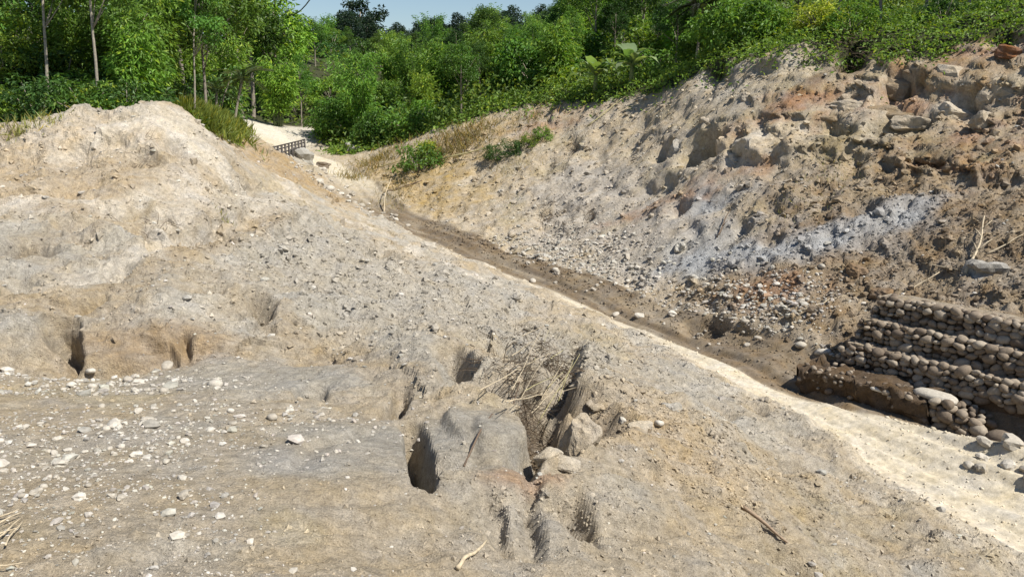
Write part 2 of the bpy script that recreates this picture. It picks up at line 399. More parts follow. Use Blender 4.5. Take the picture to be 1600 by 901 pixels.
# ------------------------------------------------------------------ gabion site
GT = np.array((0.63, -0.777)); GN = np.array((0.777, 0.63)); GO = np.array((10.75, 27.2))
TH, TS = 0.78, 0.62
gs = (XG - GO[0]) * GT[0] + (YG - GO[1]) * GT[1]
go = (XG - GO[0]) * GN[0] + (YG - GO[1]) * GN[1]
starts = [0.0, 0.75, 0.95, 1.15]
gm = sstep(-0.5, 0.5, gs - 0.30 * np.clip(go, 0, 3)) * sstep(-0.4, 0.0, go) * (1 - sstep(2.6, 4.2, go)) * (1 - sstep(15, 18, gs))
tgt = np.clip(TH * (go / TS) - 0.35, -0.2, 2.85)
ZG = ZG * (1 - gm) + np.minimum(ZG, tgt) * gm
flat = sstep(-0.5, 0.5, gs) * sstep(-1.9, -1.0, go) * (1 - sstep(-0.1, 0.1, go)) * (1 - sstep(12, 14, gs))
ZG = ZG * (1 - flat) + np.minimum(ZG, 0.05) * flat
behind = sstep(1.0, 1.6, gs) * sstep(2.3, 2.6, go) * (1 - sstep(3.4, 5.0, go)) * (1 - sstep(15, 18, gs))
ZG = ZG * (1 - behind) + (np.clip(ZG, 3.0, 3.6)) * behind

# horizontal push: layered rock faces with small overhangs
gyv, gxv = np.gradient(Z0)
nxh = -0.87; nyh = -0.5
lay = ZG * 1.9 + 0.35 * XG * 0.2 + 0.5 * fbm(XG * 0.35, YG * 0.35, ZG * 0.2, 3, 120)
led = vnoise(lay, XG * 0.12, YG * 0.12, 121) + 0.6 * vnoise(lay * 2.3, XG * 0.3, YG * 0.3, 122)
f1c, f2c, cidc, _, _ = voro((XG * 0.7 - YG * 0.7) * 0.45 + 0.2 * WARP, ZG * 0.9, 14)
push = strata * (led * 0.38 + (cidc - 0.5) * 0.6)
NB = np.cross(np.stack([np.gradient(XG, axis=1), np.gradient(YG, axis=1), np.gradient(Z0, axis=1)], -1),
              np.stack([np.gradient(XG, axis=0), np.gradient(YG, axis=0), np.gradient(Z0, axis=0)], -1))
NB /= np.linalg.norm(NB, axis=-1, keepdims=True) + 1e-9
DG = (ZG - Z0) * (1 - np.maximum.reduce([gm, flat, behind]))
XD = XG + nxh * push + NB[..., 0] * NB[..., 2] * DG; YD = YG + nyh * push + NB[..., 1] * NB[..., 2] * DG
ZG = (ZG - DG * (1 - NB[..., 2] ** 2)).astype(np.float32)
# general irregular sideways jitter so that steps are not all vertical sheets
jit = rough * 0.10
XD += fbm(XG * 1.3, YG * 1.3, ZG * 2.2, 3, 131) * jit
YD += fbm(XG * 1.3 + 7, YG * 1.3, ZG * 2.2, 3, 132) * jit

# ------------------------------------------------------------------ earth colours (the soil, plus shade painted in two recesses)
def lin(r, g, b):
    f = lambda c: ((c / 255.0 + 0.055) / 1.055) ** 2.4 if c > 10 else c / 255 / 12.92
    return np.array((f(r), f(g), f(b)))
TAN = np.array((0.405, 0.338, 0.245)); GREY = np.array((0.375, 0.345, 0.292)); BLUE = np.array((0.345, 0.35, 0.35))
BROWN = np.array((0.205, 0.148, 0.092)); RED = np.array((0.33, 0.195, 0.115)); PALE = np.array((0.545, 0.49, 0.40))
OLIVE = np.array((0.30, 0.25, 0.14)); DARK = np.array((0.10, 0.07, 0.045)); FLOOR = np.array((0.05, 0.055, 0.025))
n1 = fbm(XG * 0.35, YG * 0.35, ZG * 0.5, 4, 201); n2 = fbm(XG * 1.1, YG * 1.1, ZG * 1.1, 4, 202); n3 = fbm(XG * 4, YG * 4, ZG * 4, 3, 203)
C = np.empty(XG.shape + (3,)); C[:] = TAN
def paint(mask, col):
    global C
    C = C * (1 - mask[..., None]) + col * mask[..., None]
paint(sstep(-0.1, 0.35, n1 + 0.3 * n2) * 0.9 * left, GREY)
paint(sstep(0.15, 0.5, -n1 + 0.4 * n2) * 0.35 * left, OLIVE)
paint(sstep(0.1, 0.5, n2) * 0.30 * left, PALE)
paint(crumb * 0.75, GREY)
paint(np.maximum(ell(560, 690, 1.8, 1.3, 20), ell(740, 690, 1.2, 1.4, 0)) * 0.9, GREY * 0.93)
paint(ell(450, 715, 0.9, 0.6, 20) * 0.7, BLUE)
paint(ell(1000, 660, 2.5, 2.5, 0) * 0.8, TAN * np.array((1.05, 1.0, 0.93)))
paint(ell(870, 770, 2.2, 1.2, 0) * 0.6, TAN)
paint(ell(820, 740, .8, .3, 40) * .5, RED * 1.1)
paint(ell(380, 590, 2.5, 1.3, 15) * 0.8, GREY * 0.95)
paint(ell(220, 700, 3, 1.0, 10) * 0.5, TAN * 0.95)
paint(ell(240, 520, 2.2, 0.8, 5) * 0.6, BROWN * 1.5)
for q in ((120, 195, 3.0, 1.6), (250, 200, 1.5, 1.5), (160, 230, 2.5, 1.5), (300, 250, 1.5, 3)):
    paint(ell(q[0], q[1], q[2], q[3], 0, .5, .8) * 0.75, PALE)
paint(ell(60, 260, 5, 4, 0, .5, .8) * 0.6, TAN * np.array((1.05, 1.0, .95)))
paint(ell(445, 265, 5, 6, 0, .4, .5) * (YG > 50) * 0.8, OLIVE * np.array((1.15, 1.0, 1.0)))
def stripe(pts, wid, col, op):
    P = np.array([at(*q)[:2] for q in pts])
    w_ = window(P[:, 0].min(), P[:, 0].max(), P[:, 1].min(), P[:, 1].max(), wid * 2 + 1)
    sd, al, _ = poly_dist(XG[w_] + .5 * WARP[w_], YG[w_] + .5 * n2[w_], P)
    m_ = np.zeros(XG.shape); m_[w_] = (1 - sstep(.3, 1.2, np.abs(sd) / wid)) * op * (.6 + .4 * sstep(-.3, .3, n2[w_]))
    paint(m_, col)
for q in ([(120, 430), (205, 405), (290, 375), (380, 335), (420, 315)], [(270, 185), (300, 250), (280, 330), (240, 370)], [(90, 240), (170, 200), (240, 185)], [(440, 285), (480, 330), (600, 370), (700, 420), (800, 470)], [(0, 330), (80, 310), (160, 330), (260, 310)], [(350, 270), (400, 300), (470, 340)]):
    stripe(q, .55, PALE * np.array((1, 1, 1.02)), .75)
for q in ([(180, 440), (260, 410), (350, 370), (430, 335)], [(0, 400), (60, 390), (140, 370)], [(20, 280), (120, 265), (230, 260), (320, 270)], [(0, 470), (100, 470), (180, 480)], [(420, 470), (560, 560), (640, 590)]):
    stripe(q, .9, TAN * np.array((.85, .80, .72)), .7)
# cut slope
R = right * near
paint(R, TAN * 1.06)
paint(R * sstep(0.0, 0.5, n1 * 1.2 + 0.3 * n2) * 0.4, GREY * 1.08)
paint(R * sstep(0.1, 0.45, n2 + .5 * n3) * 0.35, PALE)
paint(R * sstep(0.05, 0.45, -n1 + 0.5 * n2) * 0.4, OLIVE)
for q in ((930, 340, 4, 5), (1010, 390, 5, 4), (1080, 320, 3, 3), (890, 290, 4, 3)):
    paint(R * ell(*q, -20, .5, .8) * 0.7, GREY * np.array((1.1, 1.08, 1.1)))
for q in ((1320, 370, 4.5, 1.6), (1200, 385, 3, 1.6), (1100, 385, 2.5, 2), (1130, 300, 2, 1.5), (1380, 345, 2.5, 1.2)):
    paint(R * ell(*q, -25, .35, .9) * 0.85, BLUE)
for q in ((1200, 225, 2.2, 1.6), (1530, 130, 2.2, 2.2), (1170, 265, 1.8, 1.6), (1120, 230, 1.5, 1.5)):
    paint(R * ell(*q, -25, .4, .6) * 0.8, PALE * np.array((1, .93, .85)))
paint(clodm * (0.55 + 0.45 * sstep(-.3, .4, n2)), BROWN * 1.15)
paint(clodm * sstep(0.1, 0.5, n3 + .4 * n1) * 0.5, TAN * .8)
for q in ((1440, 105, 6, 2.5), (1560, 60, 5, 3), (1270, 165, 4, 1.2), (1200, 180, 3, 1.2), (1500, 230, 3, 2), (860, 190, 4, 2), (1130, 285, 3, .8), (1040, 315, 3, .8), (1180, 465, 2, 1.2), (1580, 230, 2, 2)):
    paint(R * ell(*q, -25, .5, .9) * 0.7 * sstep(-0.5, 0.3, n2), RED)
for q in ((620, 290, 6, 6), (560, 280, 6, 6), (700, 240, 6, 5), (650, 330, 6, 4)):
    paint(R * ell(*q, 0, .5, .8) * 0.55, OLIVE * np.array((1.2, 1.05, .9)))
stripe([(1090, 405), (1170, 395), (1250, 385), (1330, 368), (1415, 343)], 1.25, BLUE * 1.12, .9)
stripe([(1000, 400), (1100, 370), (1180, 350)], 1.1, GREY * 1.05, .5)
paint(R * strata * 0.35 * sstep(-.2, .4, led), OLIVE)
gabz = sstep(-1, 0.3, go) * (1 - sstep(2.6, 3.6, go)) * sstep(-1.2, 0, gs)
paint(gabz * 0.8, BROWN * 0.9)
# road: wet brown mud on the uphill side, dry pale dust on the other
paint(ROADM * near, np.array((0.205, 0.162, 0.112)))
paint(ROADM * near * sstep(0.0, 0.3, vnoise(RSD * 4, RAL * 0.25, XG * 0, 301)) * 0.5, BROWN * .8)
paint(ROADM * near * sstep(0.05, 0.35, vnoise(RSD * 5.5, RAL * 0.10, XG * 0, 305)) * .55, np.array((0.13, 0.10, 0.068)))
paint(ROADM * near * sstep(0.1, 0.5, vnoise(RSD * 2.5 + 9, RAL * 0.35, XG * 0, 306)) * .5, TAN * .8)
dry = sstep(0.1, 0.5, -RSD - 0.45 + 1.5 * (1 - sstep(22.5, 27, YG)) + 0.35 * WARP - 0.9 * sstep(33, 55, YG)) * (1 - sstep(38, 46, YG)) + sstep(62, 74, YG) + sstep(12, 16, RSD * 0 + 22 - YG) 
paint(np.clip(dry, 0, 1) * ROADM * 0.95, np.array((0.54, 0.475, 0.36)))
edge = (1 - sstep(0.25, 0.8, np.abs(-RSD - RWD - 0.25 + 0.35 * WARP))) * near * (1 - sstep(46, 56, YG))
paint(edge * 0.8, np.array((0.54, 0.47, 0.36)))
paint(np.maximum(ell(400, 197, 5, 7, 0), ell(470, 205, 3.5, 9, 0)) * (YG > 66) * 0.95, np.array((0.52, 0.48, 0.40)))
# dark rooty soil in the brush hollow; its shade and the overhang's painted in
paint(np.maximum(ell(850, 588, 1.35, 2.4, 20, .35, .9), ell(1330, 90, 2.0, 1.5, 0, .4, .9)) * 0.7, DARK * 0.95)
# forest floor
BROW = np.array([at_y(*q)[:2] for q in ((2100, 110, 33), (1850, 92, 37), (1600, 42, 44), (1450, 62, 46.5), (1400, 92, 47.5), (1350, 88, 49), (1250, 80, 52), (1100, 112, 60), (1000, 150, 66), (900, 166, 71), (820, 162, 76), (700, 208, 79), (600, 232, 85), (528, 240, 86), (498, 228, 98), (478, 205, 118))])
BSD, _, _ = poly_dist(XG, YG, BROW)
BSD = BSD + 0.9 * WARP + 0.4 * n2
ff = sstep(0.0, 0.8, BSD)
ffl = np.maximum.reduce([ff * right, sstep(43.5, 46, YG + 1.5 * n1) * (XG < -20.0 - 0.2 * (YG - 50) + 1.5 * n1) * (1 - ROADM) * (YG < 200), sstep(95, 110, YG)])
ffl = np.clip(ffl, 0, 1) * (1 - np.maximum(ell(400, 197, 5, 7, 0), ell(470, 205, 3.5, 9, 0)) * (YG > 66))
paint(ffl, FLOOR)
C *= (1 + 0.10 * n3 + 0.08 * n2)[..., None]
C = np.clip(C, 0.01, 0.8)

# ------------------------------------------------------------------ material helpers
def mat(name):
    m = bpy.data.materials.new(name)
    m.use_nodes = True
    t = m.node_tree
    b = t.nodes["Principled BSDF"]
    return m, t, b

def N(t, kind, **kw):
    nd = t.nodes.new(kind)
    for k, v in kw.items():
        setattr(nd, k, v)
    return nd

def earth_material(name, attr=True, color=(0.4, 0.32, 0.22), bump=0.5, speck=0.25, scale=1.0):
    m, t, b = mat(name)
    L = t.links.new
    tc = N(t, "ShaderNodeNewGeometry")
    if attr:
        src = N(t, "ShaderNodeVertexColor", layer_name="soil").outputs[0]
    else:
        rgb = N(t, "ShaderNodeRGB"); rgb.outputs[0].default_value = (*color, 1); src = rgb.outputs[0]
    def noise(sc, det=6, rough=0.65):
        nn = N(t, "ShaderNodeTexNoise"); nn.inputs["Scale"].default_value = sc * scale
        nn.inputs["Detail"].default_value = det; nn.inputs["Roughness"].default_value = rough
        L(tc.outputs["Position"], nn.inputs["Vector"])
        return nn
    a = noise(5.0, 8, 0.72); bn = noise(34, 4, 0.7); c = noise(1.2, 5)
    r1 = N(t, "ShaderNodeMapRange"); r1.inputs[1].default_value = 0.28; r1.inputs[2].default_value = 0.72; r1.inputs[3].default_value = 0.62; r1.inputs[4].default_value = 1.30
    L(a.outputs[0], r1.inputs[0])
    r2 = N(t, "ShaderNodeMapRange"); r2.inputs[1].default_value = 0.3; r2.inputs[2].default_value = 0.7; r2.inputs[3].default_value = 1 - speck; r2.inputs[4].default_value = 1 + speck
    L(bn.outputs[0], r2.inputs[0])
    mu = N(t, "ShaderNodeMath", operation='MULTIPLY'); L(r1.outputs[0], mu.inputs[0]); L(r2.outputs[0], mu.inputs[1])
    vm = N(t, "ShaderNodeVectorMath", operation='SCALE'); L(src, vm.inputs[0]); L(mu.outputs[0], vm.inputs["Scale"])
    hs = N(t, "ShaderNodeHueSaturation")
    rs = N(t, "ShaderNodeMapRange"); rs.inputs[1].default_value = 0.3; rs.inputs[2].default_value = 0.7; rs.inputs[3].default_value = 0.7; rs.inputs[4].default_value = 1.25
    L(c.outputs[0], rs.inputs[0]); L(rs.outputs[0], hs.inputs["Saturation"])
    L(vm.outputs[0], hs.inputs["Color"])
    L(hs.outputs[0], b.inputs["Base Color"])
    b.inputs["Roughness"].default_value = 0.95
    b.inputs["Specular IOR Level"].default_value = 0.15
    ad = N(t, "ShaderNodeMath", operation='ADD'); L(a.outputs[0], ad.inputs[0])
    ms = N(t, "ShaderNodeMath", operation='MULTIPLY'); ms.inputs[1].default_value = 0.35; L(bn.outputs[0], ms.inputs[0]); L(ms.outputs[0], ad.inputs[1])
    bp = N(t, "ShaderNodeBump"); bp.inputs["Strength"].default_value = bump; bp.inputs["Distance"].default_value = 0.12
    L(ad.outputs[0], bp.inputs["Height"]); L(bp.outputs[0], b.inputs["Normal"])
    return m

M_EARTH = earth_material("earth", bump=1.0, speck=0.32)
M_ROAD = earth_material("road_mud", bump=0.35, speck=0.12)

# ------------------------------------------------------------------ mesh helpers
def big_mesh(name, V, Fc, nside, material, colors=None, smooth=True):
    me = bpy.data.meshes.new(name)
    V = np.ascontiguousarray(V, np.float32); Fc = np.ascontiguousarray(Fc, np.int32)
    me.vertices.add(len(V)); me.vertices.foreach_set("co", V.ravel())
    nf = len(Fc)
    me.loops.add(nf * nside); me.loops.foreach_set("vertex_index", Fc.ravel())
    me.polygons.add(nf)
    me.polygons.foreach_set("loop_start", np.arange(nf, dtype=np.int32) * nside)
    me.polygons.foreach_set("use_smooth", np.full(nf, smooth, bool))
    if colors is not None:
        ca = me.color_attributes.new("soil", 'FLOAT_COLOR', 'POINT')
        ca.data.foreach_set("color", np.c_[colors, np.ones(len(colors))].astype(np.float32).ravel())
    me.update(calc_edges=True)
    if material is not None:
        me.materials.append(material)
    return me

def add(name, me, parent=None, loc=None, rot=None, scale=None, **props):
    o = bpy.data.objects.new(name, me)
    COL.objects.link(o)
    if parent is not None:
        o.parent = parent
    if loc is not None:
        o.location = [float(v) for v in loc]
    if rot is not None:
        o.rotation_euler = rot
    if scale is not None:
        o.scale = (scale,) * 3 if np.isscalar(scale) else scale
    for k, v in props.items():
        o[k] = v
    return o

def thing(name, label, cat, loc=(0, 0, 0), rot=(0, 0, 0), scale=None, group=None):
    o = add(name, None, None, loc, rot, scale, label=label, category=cat)
    if group:
        o["group"] = group
    return o

# ------------------------------------------------------------------ the land as sheets
NV = NR + NF
VV = np.stack([XD, YD, ZG], -1).reshape(-1, 3)
CC = C.reshape(-1, 3)
idx = np.arange(NV * NC).reshape(NV, NC)
Q = np.stack([idx[:-1, :-1], idx[:-1, 1:], idx[1:, 1:], idx[1:, :-1]], -1).reshape(-1, 4)
qc = lambda a: 0.25 * (a[:-1, :-1] + a[:-1, 1:] + a[1:, 1:] + a[1:, :-1]).reshape(-1)
q_road = (qc(ROADM) > 0.5) & (qc(YG) < 98)
q_floor = (qc(ffl) > 0.5) & ~q_road
q_right = (qc(RSD) > 0) & ~q_road & ~q_floor
q_left = ~(q_road | q_floor | q_right)
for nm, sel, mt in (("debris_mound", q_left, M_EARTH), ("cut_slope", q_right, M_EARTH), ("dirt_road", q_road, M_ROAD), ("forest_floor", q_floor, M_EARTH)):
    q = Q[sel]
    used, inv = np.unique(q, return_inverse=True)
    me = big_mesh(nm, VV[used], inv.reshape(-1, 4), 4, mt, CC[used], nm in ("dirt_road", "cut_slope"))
    add(nm, me, kind="structure")

# ------------------------------------------------------------------ surface sampling
NRM = np.cross(np.stack([np.gradient(XD, axis=1), np.gradient(YD, axis=1), np.gradient(ZG, axis=1)], -1),
               np.stack([np.gradient(XD, axis=0), np.gradient(YD, axis=0), np.gradient(ZG, axis=0)], -1))
NRM /= np.linalg.norm(NRM, axis=-1, keepdims=True) + 1e-9

def scatter(weight, n, jitter=True):
    wv = np.clip(weight, 0, None).ravel().astype(np.float64)
    k = RNG.choice(len(wv), n, p=wv / wv.sum())
    return k

ICO_V = []
_t = (1 + 5 ** 0.5) / 2
for a_, b_ in ((1, _t), (-1, _t), (1, -_t), (-1, -_t)):
    ICO_V += [(0, a_, b_), (a_, b_, 0), (b_, 0, a_)]
ICO_V = np.array(ICO_V) / math.sqrt(1 + _t * _t)
def hull_faces(V):
    import bmesh
    bm = bmesh.new()
    for v in V: bm.verts.new(v)
    bmesh.ops.convex_hull(bm, input=bm.verts)
    bm.verts.index_update()
    f = [[v.index for v in fc.verts] for fc in bm.faces]
    bm.free()
    return np.array(f)
ICO_F = hull_faces(ICO_V)

def rand_rot(n):
    q = RNG.normal(size=(n, 4)); q /= np.linalg.norm(q, axis=1, keepdims=True)
    w_, x, y, z = q.T
    return np.stack([np.stack([1 - 2 * (y * y + z * z), 2 * (x * y - w_ * z), 2 * (x * z + w_ * y)], -1),
                     np.stack([2 * (x * y + w_ * z), 1 - 2 * (x * x + z * z), 2 * (y * z - w_ * x)], -1),
                     np.stack([2 * (x * z - w_ * y), 2 * (y * z + w_ * x), 1 - 2 * (x * x + y * y)], -1)], 1)

def lumps(name, P, size, cols, material, flat=0.7, jag=0.42, smooth=False, sink=0.25, kind="stuff", **props):
    n_ = len(P)
    V = ICO_V[None] * (1 + RNG.uniform(-jag, jag, (n_, 12, 1)))
    V = V * (size[:, None, None] * RNG.uniform(0.6, 1.25, (n_, 1, 3)))
    V = np.einsum('nij,nkj->nki', rand_rot(n_), V)
    V[:, :, 2] *= flat
    V += P[:, None, :] + np.array((0, 0, 1))[None, None] * (size * (0.5 - sink))[:, None, None]
    Fc = (ICO_F[None] + (np.arange(n_) * 12)[:, None, None]).reshape(-1, 3)
    me = big_mesh(name, V.reshape(-1, 3), Fc, 3, material, np.repeat(cols, 12, 0), smooth)
    return add(name, me, kind=kind, **props)

M_CLOD = earth_material("clod_earth", bump=0.5, speck=0.2)
M_STONE_ATTR = earth_material("gravel_stone", bump=0.15, speck=0.12)

PXG = 800 + F * XG / (YG * math.cos(PITCH) - (ZG - CAM_Z) * math.sin(PITCH))
area = (YG + 5) * np.gradient(YG, axis=0)                         # ground area per vertex
scr = 1.0 / np.maximum(YG, 5) ** 0.5
inview = (YG < 75) & (np.abs(XG) < 0.75 * YG + 3) & (YG > 5)
dry_land = (1 - ROADM) * (1 - ffl)

# crumbled soil lumps
wt = inview * dry_land * (0.10 + 1.3 * crumb * (1 - slab) + 1.5 * clodm + 0.7 * right + 0.10 * sstep(-.1, .5, n2) + 2.2 * ell(1050, 650, 2.4, 2.0, 0, .5, 1.4) + 1.4 * ell(1120, 760, 2.0, 1.6, 0, .5, 1.4) + 1.2 * ell(900, 780, 1.6, .8, 0, .5, 1.4) + .9 * flat) * (1 - 0.85 * wash) * (1 - 0.9 * slab) * (1 - gm)
k = scatter(wt, 28000)
sz = (0.020 + 0.10 * RNG.pareto(3.0, len(k)) * 0.30) * (YG.ravel()[k] / 18) ** 0.75
sz = np.minimum(np.clip(sz, 0.012, 0.26), 0.045 + 0.10 * sstep(11, 30, YG.ravel()[k]) + .12 * sstep(28, 36, YG.ravel()[k]))
lumps("soil_lumps", VV[k], sz, np.clip(CC[k] * RNG.uniform(0.75, 1.08, (len(k), 1)), 0, .8), M_CLOD, 0.75, 0.5, sink=.42,
      label="crumbled lumps of tan and brown soil strewn over the slide and slope", category="soil lumps")

OCT_V = np.array(((1, 0, 0), (-1, 0, 0), (0, 1, 0), (0, -1, 0), (0, 0, 1), (0, 0, -1)), float)
OCT_F = np.array(((0, 2, 4), (2, 1, 4), (1, 3, 4), (3, 0, 4), (2, 0, 5), (1, 2, 5), (3, 1, 5), (0, 3, 5)))
k = scatter(inview * dry_land * (YG < 34) * (0.25 + sstep(-.2, .4, n2 + n3 * .5)) * (1 - .8 * slab) * (1 - .6 * wash) * (1 - gm), 30000)
m_ = len(k)
sz = np.clip(0.010 + 0.02 * RNG.pareto(3.0, m_) * 0.6, 0.008, 0.06) * (YG.ravel()[k] / 12) ** 0.8
V = np.einsum('nij,nkj->nki', rand_rot(m_), OCT_V[None] * RNG.uniform(.6, 1.3, (m_, 6, 1)) * sz[:, None, None]) + VV[k][:, None] + np.array((0, 0, .3)) * sz[:, None, None]
add("soil_crumbs", big_mesh("soil_crumbs", V.reshape(-1, 3), (OCT_F[None] + (np.arange(m_) * 6)[:, None, None]).reshape(-1, 3), 3, M_CLOD, np.repeat(np.clip(CC[k] * RNG.uniform(.7, 1.2, (m_, 1)), 0, .7), 6, 0), False),
    kind="stuff", label="fine crumbs of soil over the nearer slide", category="soil crumbs")

# gravel spreads
WHITE = np.array((0.56, 0.52, 0.45))
grav = np.maximum.reduce([ell(70, 600, 4.2, 1.1, 6) * 1.0, ell(100, 690, 3.0, 1.3, 8), ell(60, 760, 2.0, 1.0, 0), ell(260, 650, 3.5, 1.0, 10) * 0.45, ell(20, 880, 1.2, .8) * .6, ell(330, 850, .6, 1.) * .6,
                          ell(900, 405, 4.5, 2.4, -45), ell(830, 385, 3, 2.5, -45), ell(960, 440, 3.0, 1.6, -45), ell(1150, 495, 4.0, 2.2, -40), ell(1090, 470, 3, 2, -40) * .6,
                          ell(580, 330, 2.6, 5.5, 30), ell(530, 300, 3, 6, 30) * .7, ell(500, 280, 2.5, 4) * .8, ell(1220, 545, 2.5, 1.0, -40) * 0.6])
k = scatter((1 - gm) * inview * (1 - ROADM) * (grav * np.where(XG < -2, .30, .8) + 0.012) , 7500)
sz = np.clip((0.022 + 0.05 * RNG.pareto(3.0, len(k)) * 0.5) * (YG.ravel()[k] / 15) ** 0.85, 0.012, 0.16)
gc = WHITE * RNG.uniform(0.5, .95, (len(k), 1)) * (1 + RNG.normal(0, 0.012, (len(k), 3)))
lumps("gravel", VV[k], sz, np.clip(gc, 0.05, .75), M_STONE_ATTR, 0.6, 0.30, False,
      label="pale gravel and pebbles washed out of the slide", category="gravel")
k = scatter(inview * ROADM * (YG < 60) * (.25 + sstep(-.2, 1.2, RSD + .8 * WARP)), 2600)
sz = np.clip(0.03 + 0.04 * RNG.pareto(3.0, len(k)) * 0.5, 0.02, 0.1) * (YG.ravel()[k] / 25)
lumps("road_grit", VV[k], sz, np.clip(CC[k] * RNG.uniform(.8, 1.3, (len(k), 1)), .05, .7), M_STONE_ATTR, 0.7, 0.2, True, 0.35,
      label="loose grit and small clods on the muddy track", category="grit")

# ------------------------------------------------------------------ stones as single things
def stone_material(name, a, b, c):
    m, t, bs = mat(name)
    L = t.links.new
    oi = N(t, "ShaderNodeObjectInfo"); tc = N(t, "ShaderNodeTexCoord")
    cr = N(t, "ShaderNodeValToRGB")
    cr.color_ramp.elements[0].color = (*a, 1); cr.color_ramp.elements[1].color = (*c, 1)
    e = cr.color_ramp.elements.new(0.5); e.color = (*b, 1)
    L(oi.outputs["Random"], cr.inputs[0])
    g = N(t, "ShaderNodeNewGeometry")
    nn = N(t, "ShaderNodeTexNoise"); nn.inputs["Scale"].default_value = 14; nn.inputs["Detail"].default_value = 7; nn.inputs["Roughness"].default_value = 0.7
    L(g.outputs["Position"], nn.inputs["Vector"])
    r = N(t, "ShaderNodeMapRange"); r.inputs[1].default_value = .3; r.inputs[2].default_value = .7; r.inputs[3].default_value = .7; r.inputs[4].default_value = 1.2
    L(nn.outputs[0], r.inputs[0])
    vm = N(t, "ShaderNodeVectorMath", operation='SCALE'); L(cr.outputs[0], vm.inputs[0]); L(r.outputs[0], vm.inputs["Scale"])
    L(vm.outputs[0], bs.inputs["Base Color"]); bs.inputs["Roughness"].default_value = 0.85
    bs.inputs["Specular IOR Level"].default_value = 0.25
    bp = N(t, "ShaderNodeBump"); bp.inputs["Strength"].default_value = .35; bp.inputs["Distance"].default_value = .03
    L(nn.outputs[0], bp.inputs["Height"]); L(bp.outputs[0], bs.inputs["Normal"])
    return m
M_COBBLE = stone_material("cobble_stone", (0.34, 0.305, 0.25), (0.44, 0.40, 0.335), (0.56, 0.52, 0.45))
M_GABION = stone_material("gabion_stone", (0.14, 0.108, 0.080), (0.24, 0.192, 0.142), (0.35, 0.30, 0.235))
M_ROCK = stone_material("grey_rock", (0.33, 0.32, 0.29), (0.38, 0.36, 0.32), (0.45, 0.42, 0.36))
M_FILL = earth_material("gabion_fill", attr=False, color=(0.12, 0.085, 0.055), bump=0.8)

def subdivide(V, Fc):
    mp = {}; V = [tuple(v) for v in V]; out = []
    def mid(a, b):
        k_ = (min(a, b), max(a, b))
        if k_ not in mp:
            v = np.array(V[a]) + np.array(V[b]); v /= np.linalg.norm(v); V.append(tuple(v)); mp[k_] = len(V) - 1
        return mp[k_]
    for a, b, c in Fc:
        x, y, z = mid(a, b), mid(b, c), mid(c, a)
        out += [(a, x, z), (x, b, y), (z, y, c), (x, y, z)]
    return np.array(V), np.array(out)
S1V, S1F = subdivide(ICO_V, ICO_F); S2V, S2F = subdivide(S1V, S1F)
def stone_mesh(name, seed, material, ax=(1, 0.75, 0.6), rough_=0.16, fine=False, power=2.6, smooth=True):
    V, Fc = (S2V, S2F) if fine else (S1V, S1F)
    p = np.abs(V) ** power
    V = V / (p.sum(1, keepdims=True) ** (1 / power))
    nz = fbm(V[:, 0] * 1.3 + seed * 7.1, V[:, 1] * 1.3, V[:, 2] * 1.3, 3, seed)
    V = V * (1 + rough_ * nz[:, None] * 2) * np.array(ax)
    return big_mesh(name, V, Fc, 3, material, None, smooth)
COB = [stone_mesh("cobble", 400 + i, M_COBBLE, (1, random.uniform(.65, .9), random.uniform(.45, .7)), .16 if i % 2 else .3, False, 2.6 if i % 2 else 3.6, bool(i % 2)) for i in range(8)]
GAB = [stone_mesh("stone", 430 + i, M_GABION, (1, random.uniform(.65, .9), random.uniform(.5, .78)), 0.2, False, 3.0) for i in range(10)]
ROCK = [stone_mesh("boulder", 460 + i, M_ROCK, (1, .8, .7), 0.32, True, 3.2, False) for i in range(4)]

def cobble(p, r, label, group=None, name="cobble"):
    o = add(name, random.choice(COB), None, (p[0], p[1], p[2] + r * 0.25), (random.uniform(-.3, .3), random.uniform(-.3, .3), random.uniform(0, 6.28)), r, label=label, category="stone")
    if group: o["group"] = group
    return o
def cobbles_in(mask, n_, rmin, rmax, label, group):
    for k_ in scatter(mask * inview, n_):
        y_ = YG.ravel()[k_]
        r = min(rmax, rmin * (1 + 0.6 * RNG.pareto(2.5)))
        cobble(VV[k_], r, label, group)
cobbles_in(ell(70, 605, 3.6, 0.9, 6), 46, .06, .17, "pale cobble in the upper stony strip of the wash at left", "cobbles in the upper stony strip at left")
cobbles_in(np.maximum(ell(100, 690, 2.8, 1.2, 8), ell(40, 750, 1.6, .8)), 62, .05, .14, "pale angular cobble in the lower stony spread at far left", "cobbles in the lower stony spread at left")
cobbles_in(ell(300, 650, 2.8, 1.0, 10), 22, .04, .09, "pale stone scattered on the smooth grey wash", "stones on the smooth wash")
cobbles_in(np.maximum(ell(900, 405, 4.0, 2.2, -45), ell(960, 440, 2.6, 1.4, -45)), 60, .09, .2, "whitish cobble in the gravel fan above the muddy track", "cobbles in the gravel fan above the track")
cobbles_in(ell(1150, 490, 3.6, 2.0, -40), 60, .08, .2, "whitish cobble in the stony patch left of the gabion walls", "cobbles in the stony patch by the gabions")
cobbles_in(np.maximum(ell(580, 330, 2.0, 4.5, 30), ell(530, 300, 2.4, 5, 30)), 40, .16, .36, "pale rubble stone where the track bends away", "rubble stones at the bend of the track")
cobbles_in(ell(1590, 720, 1.2, 1.6, 0), 14, .14, .26, "rounded cobble spilled below the lowest gabion wall at right", "cobbles spilled below the lowest gabion")
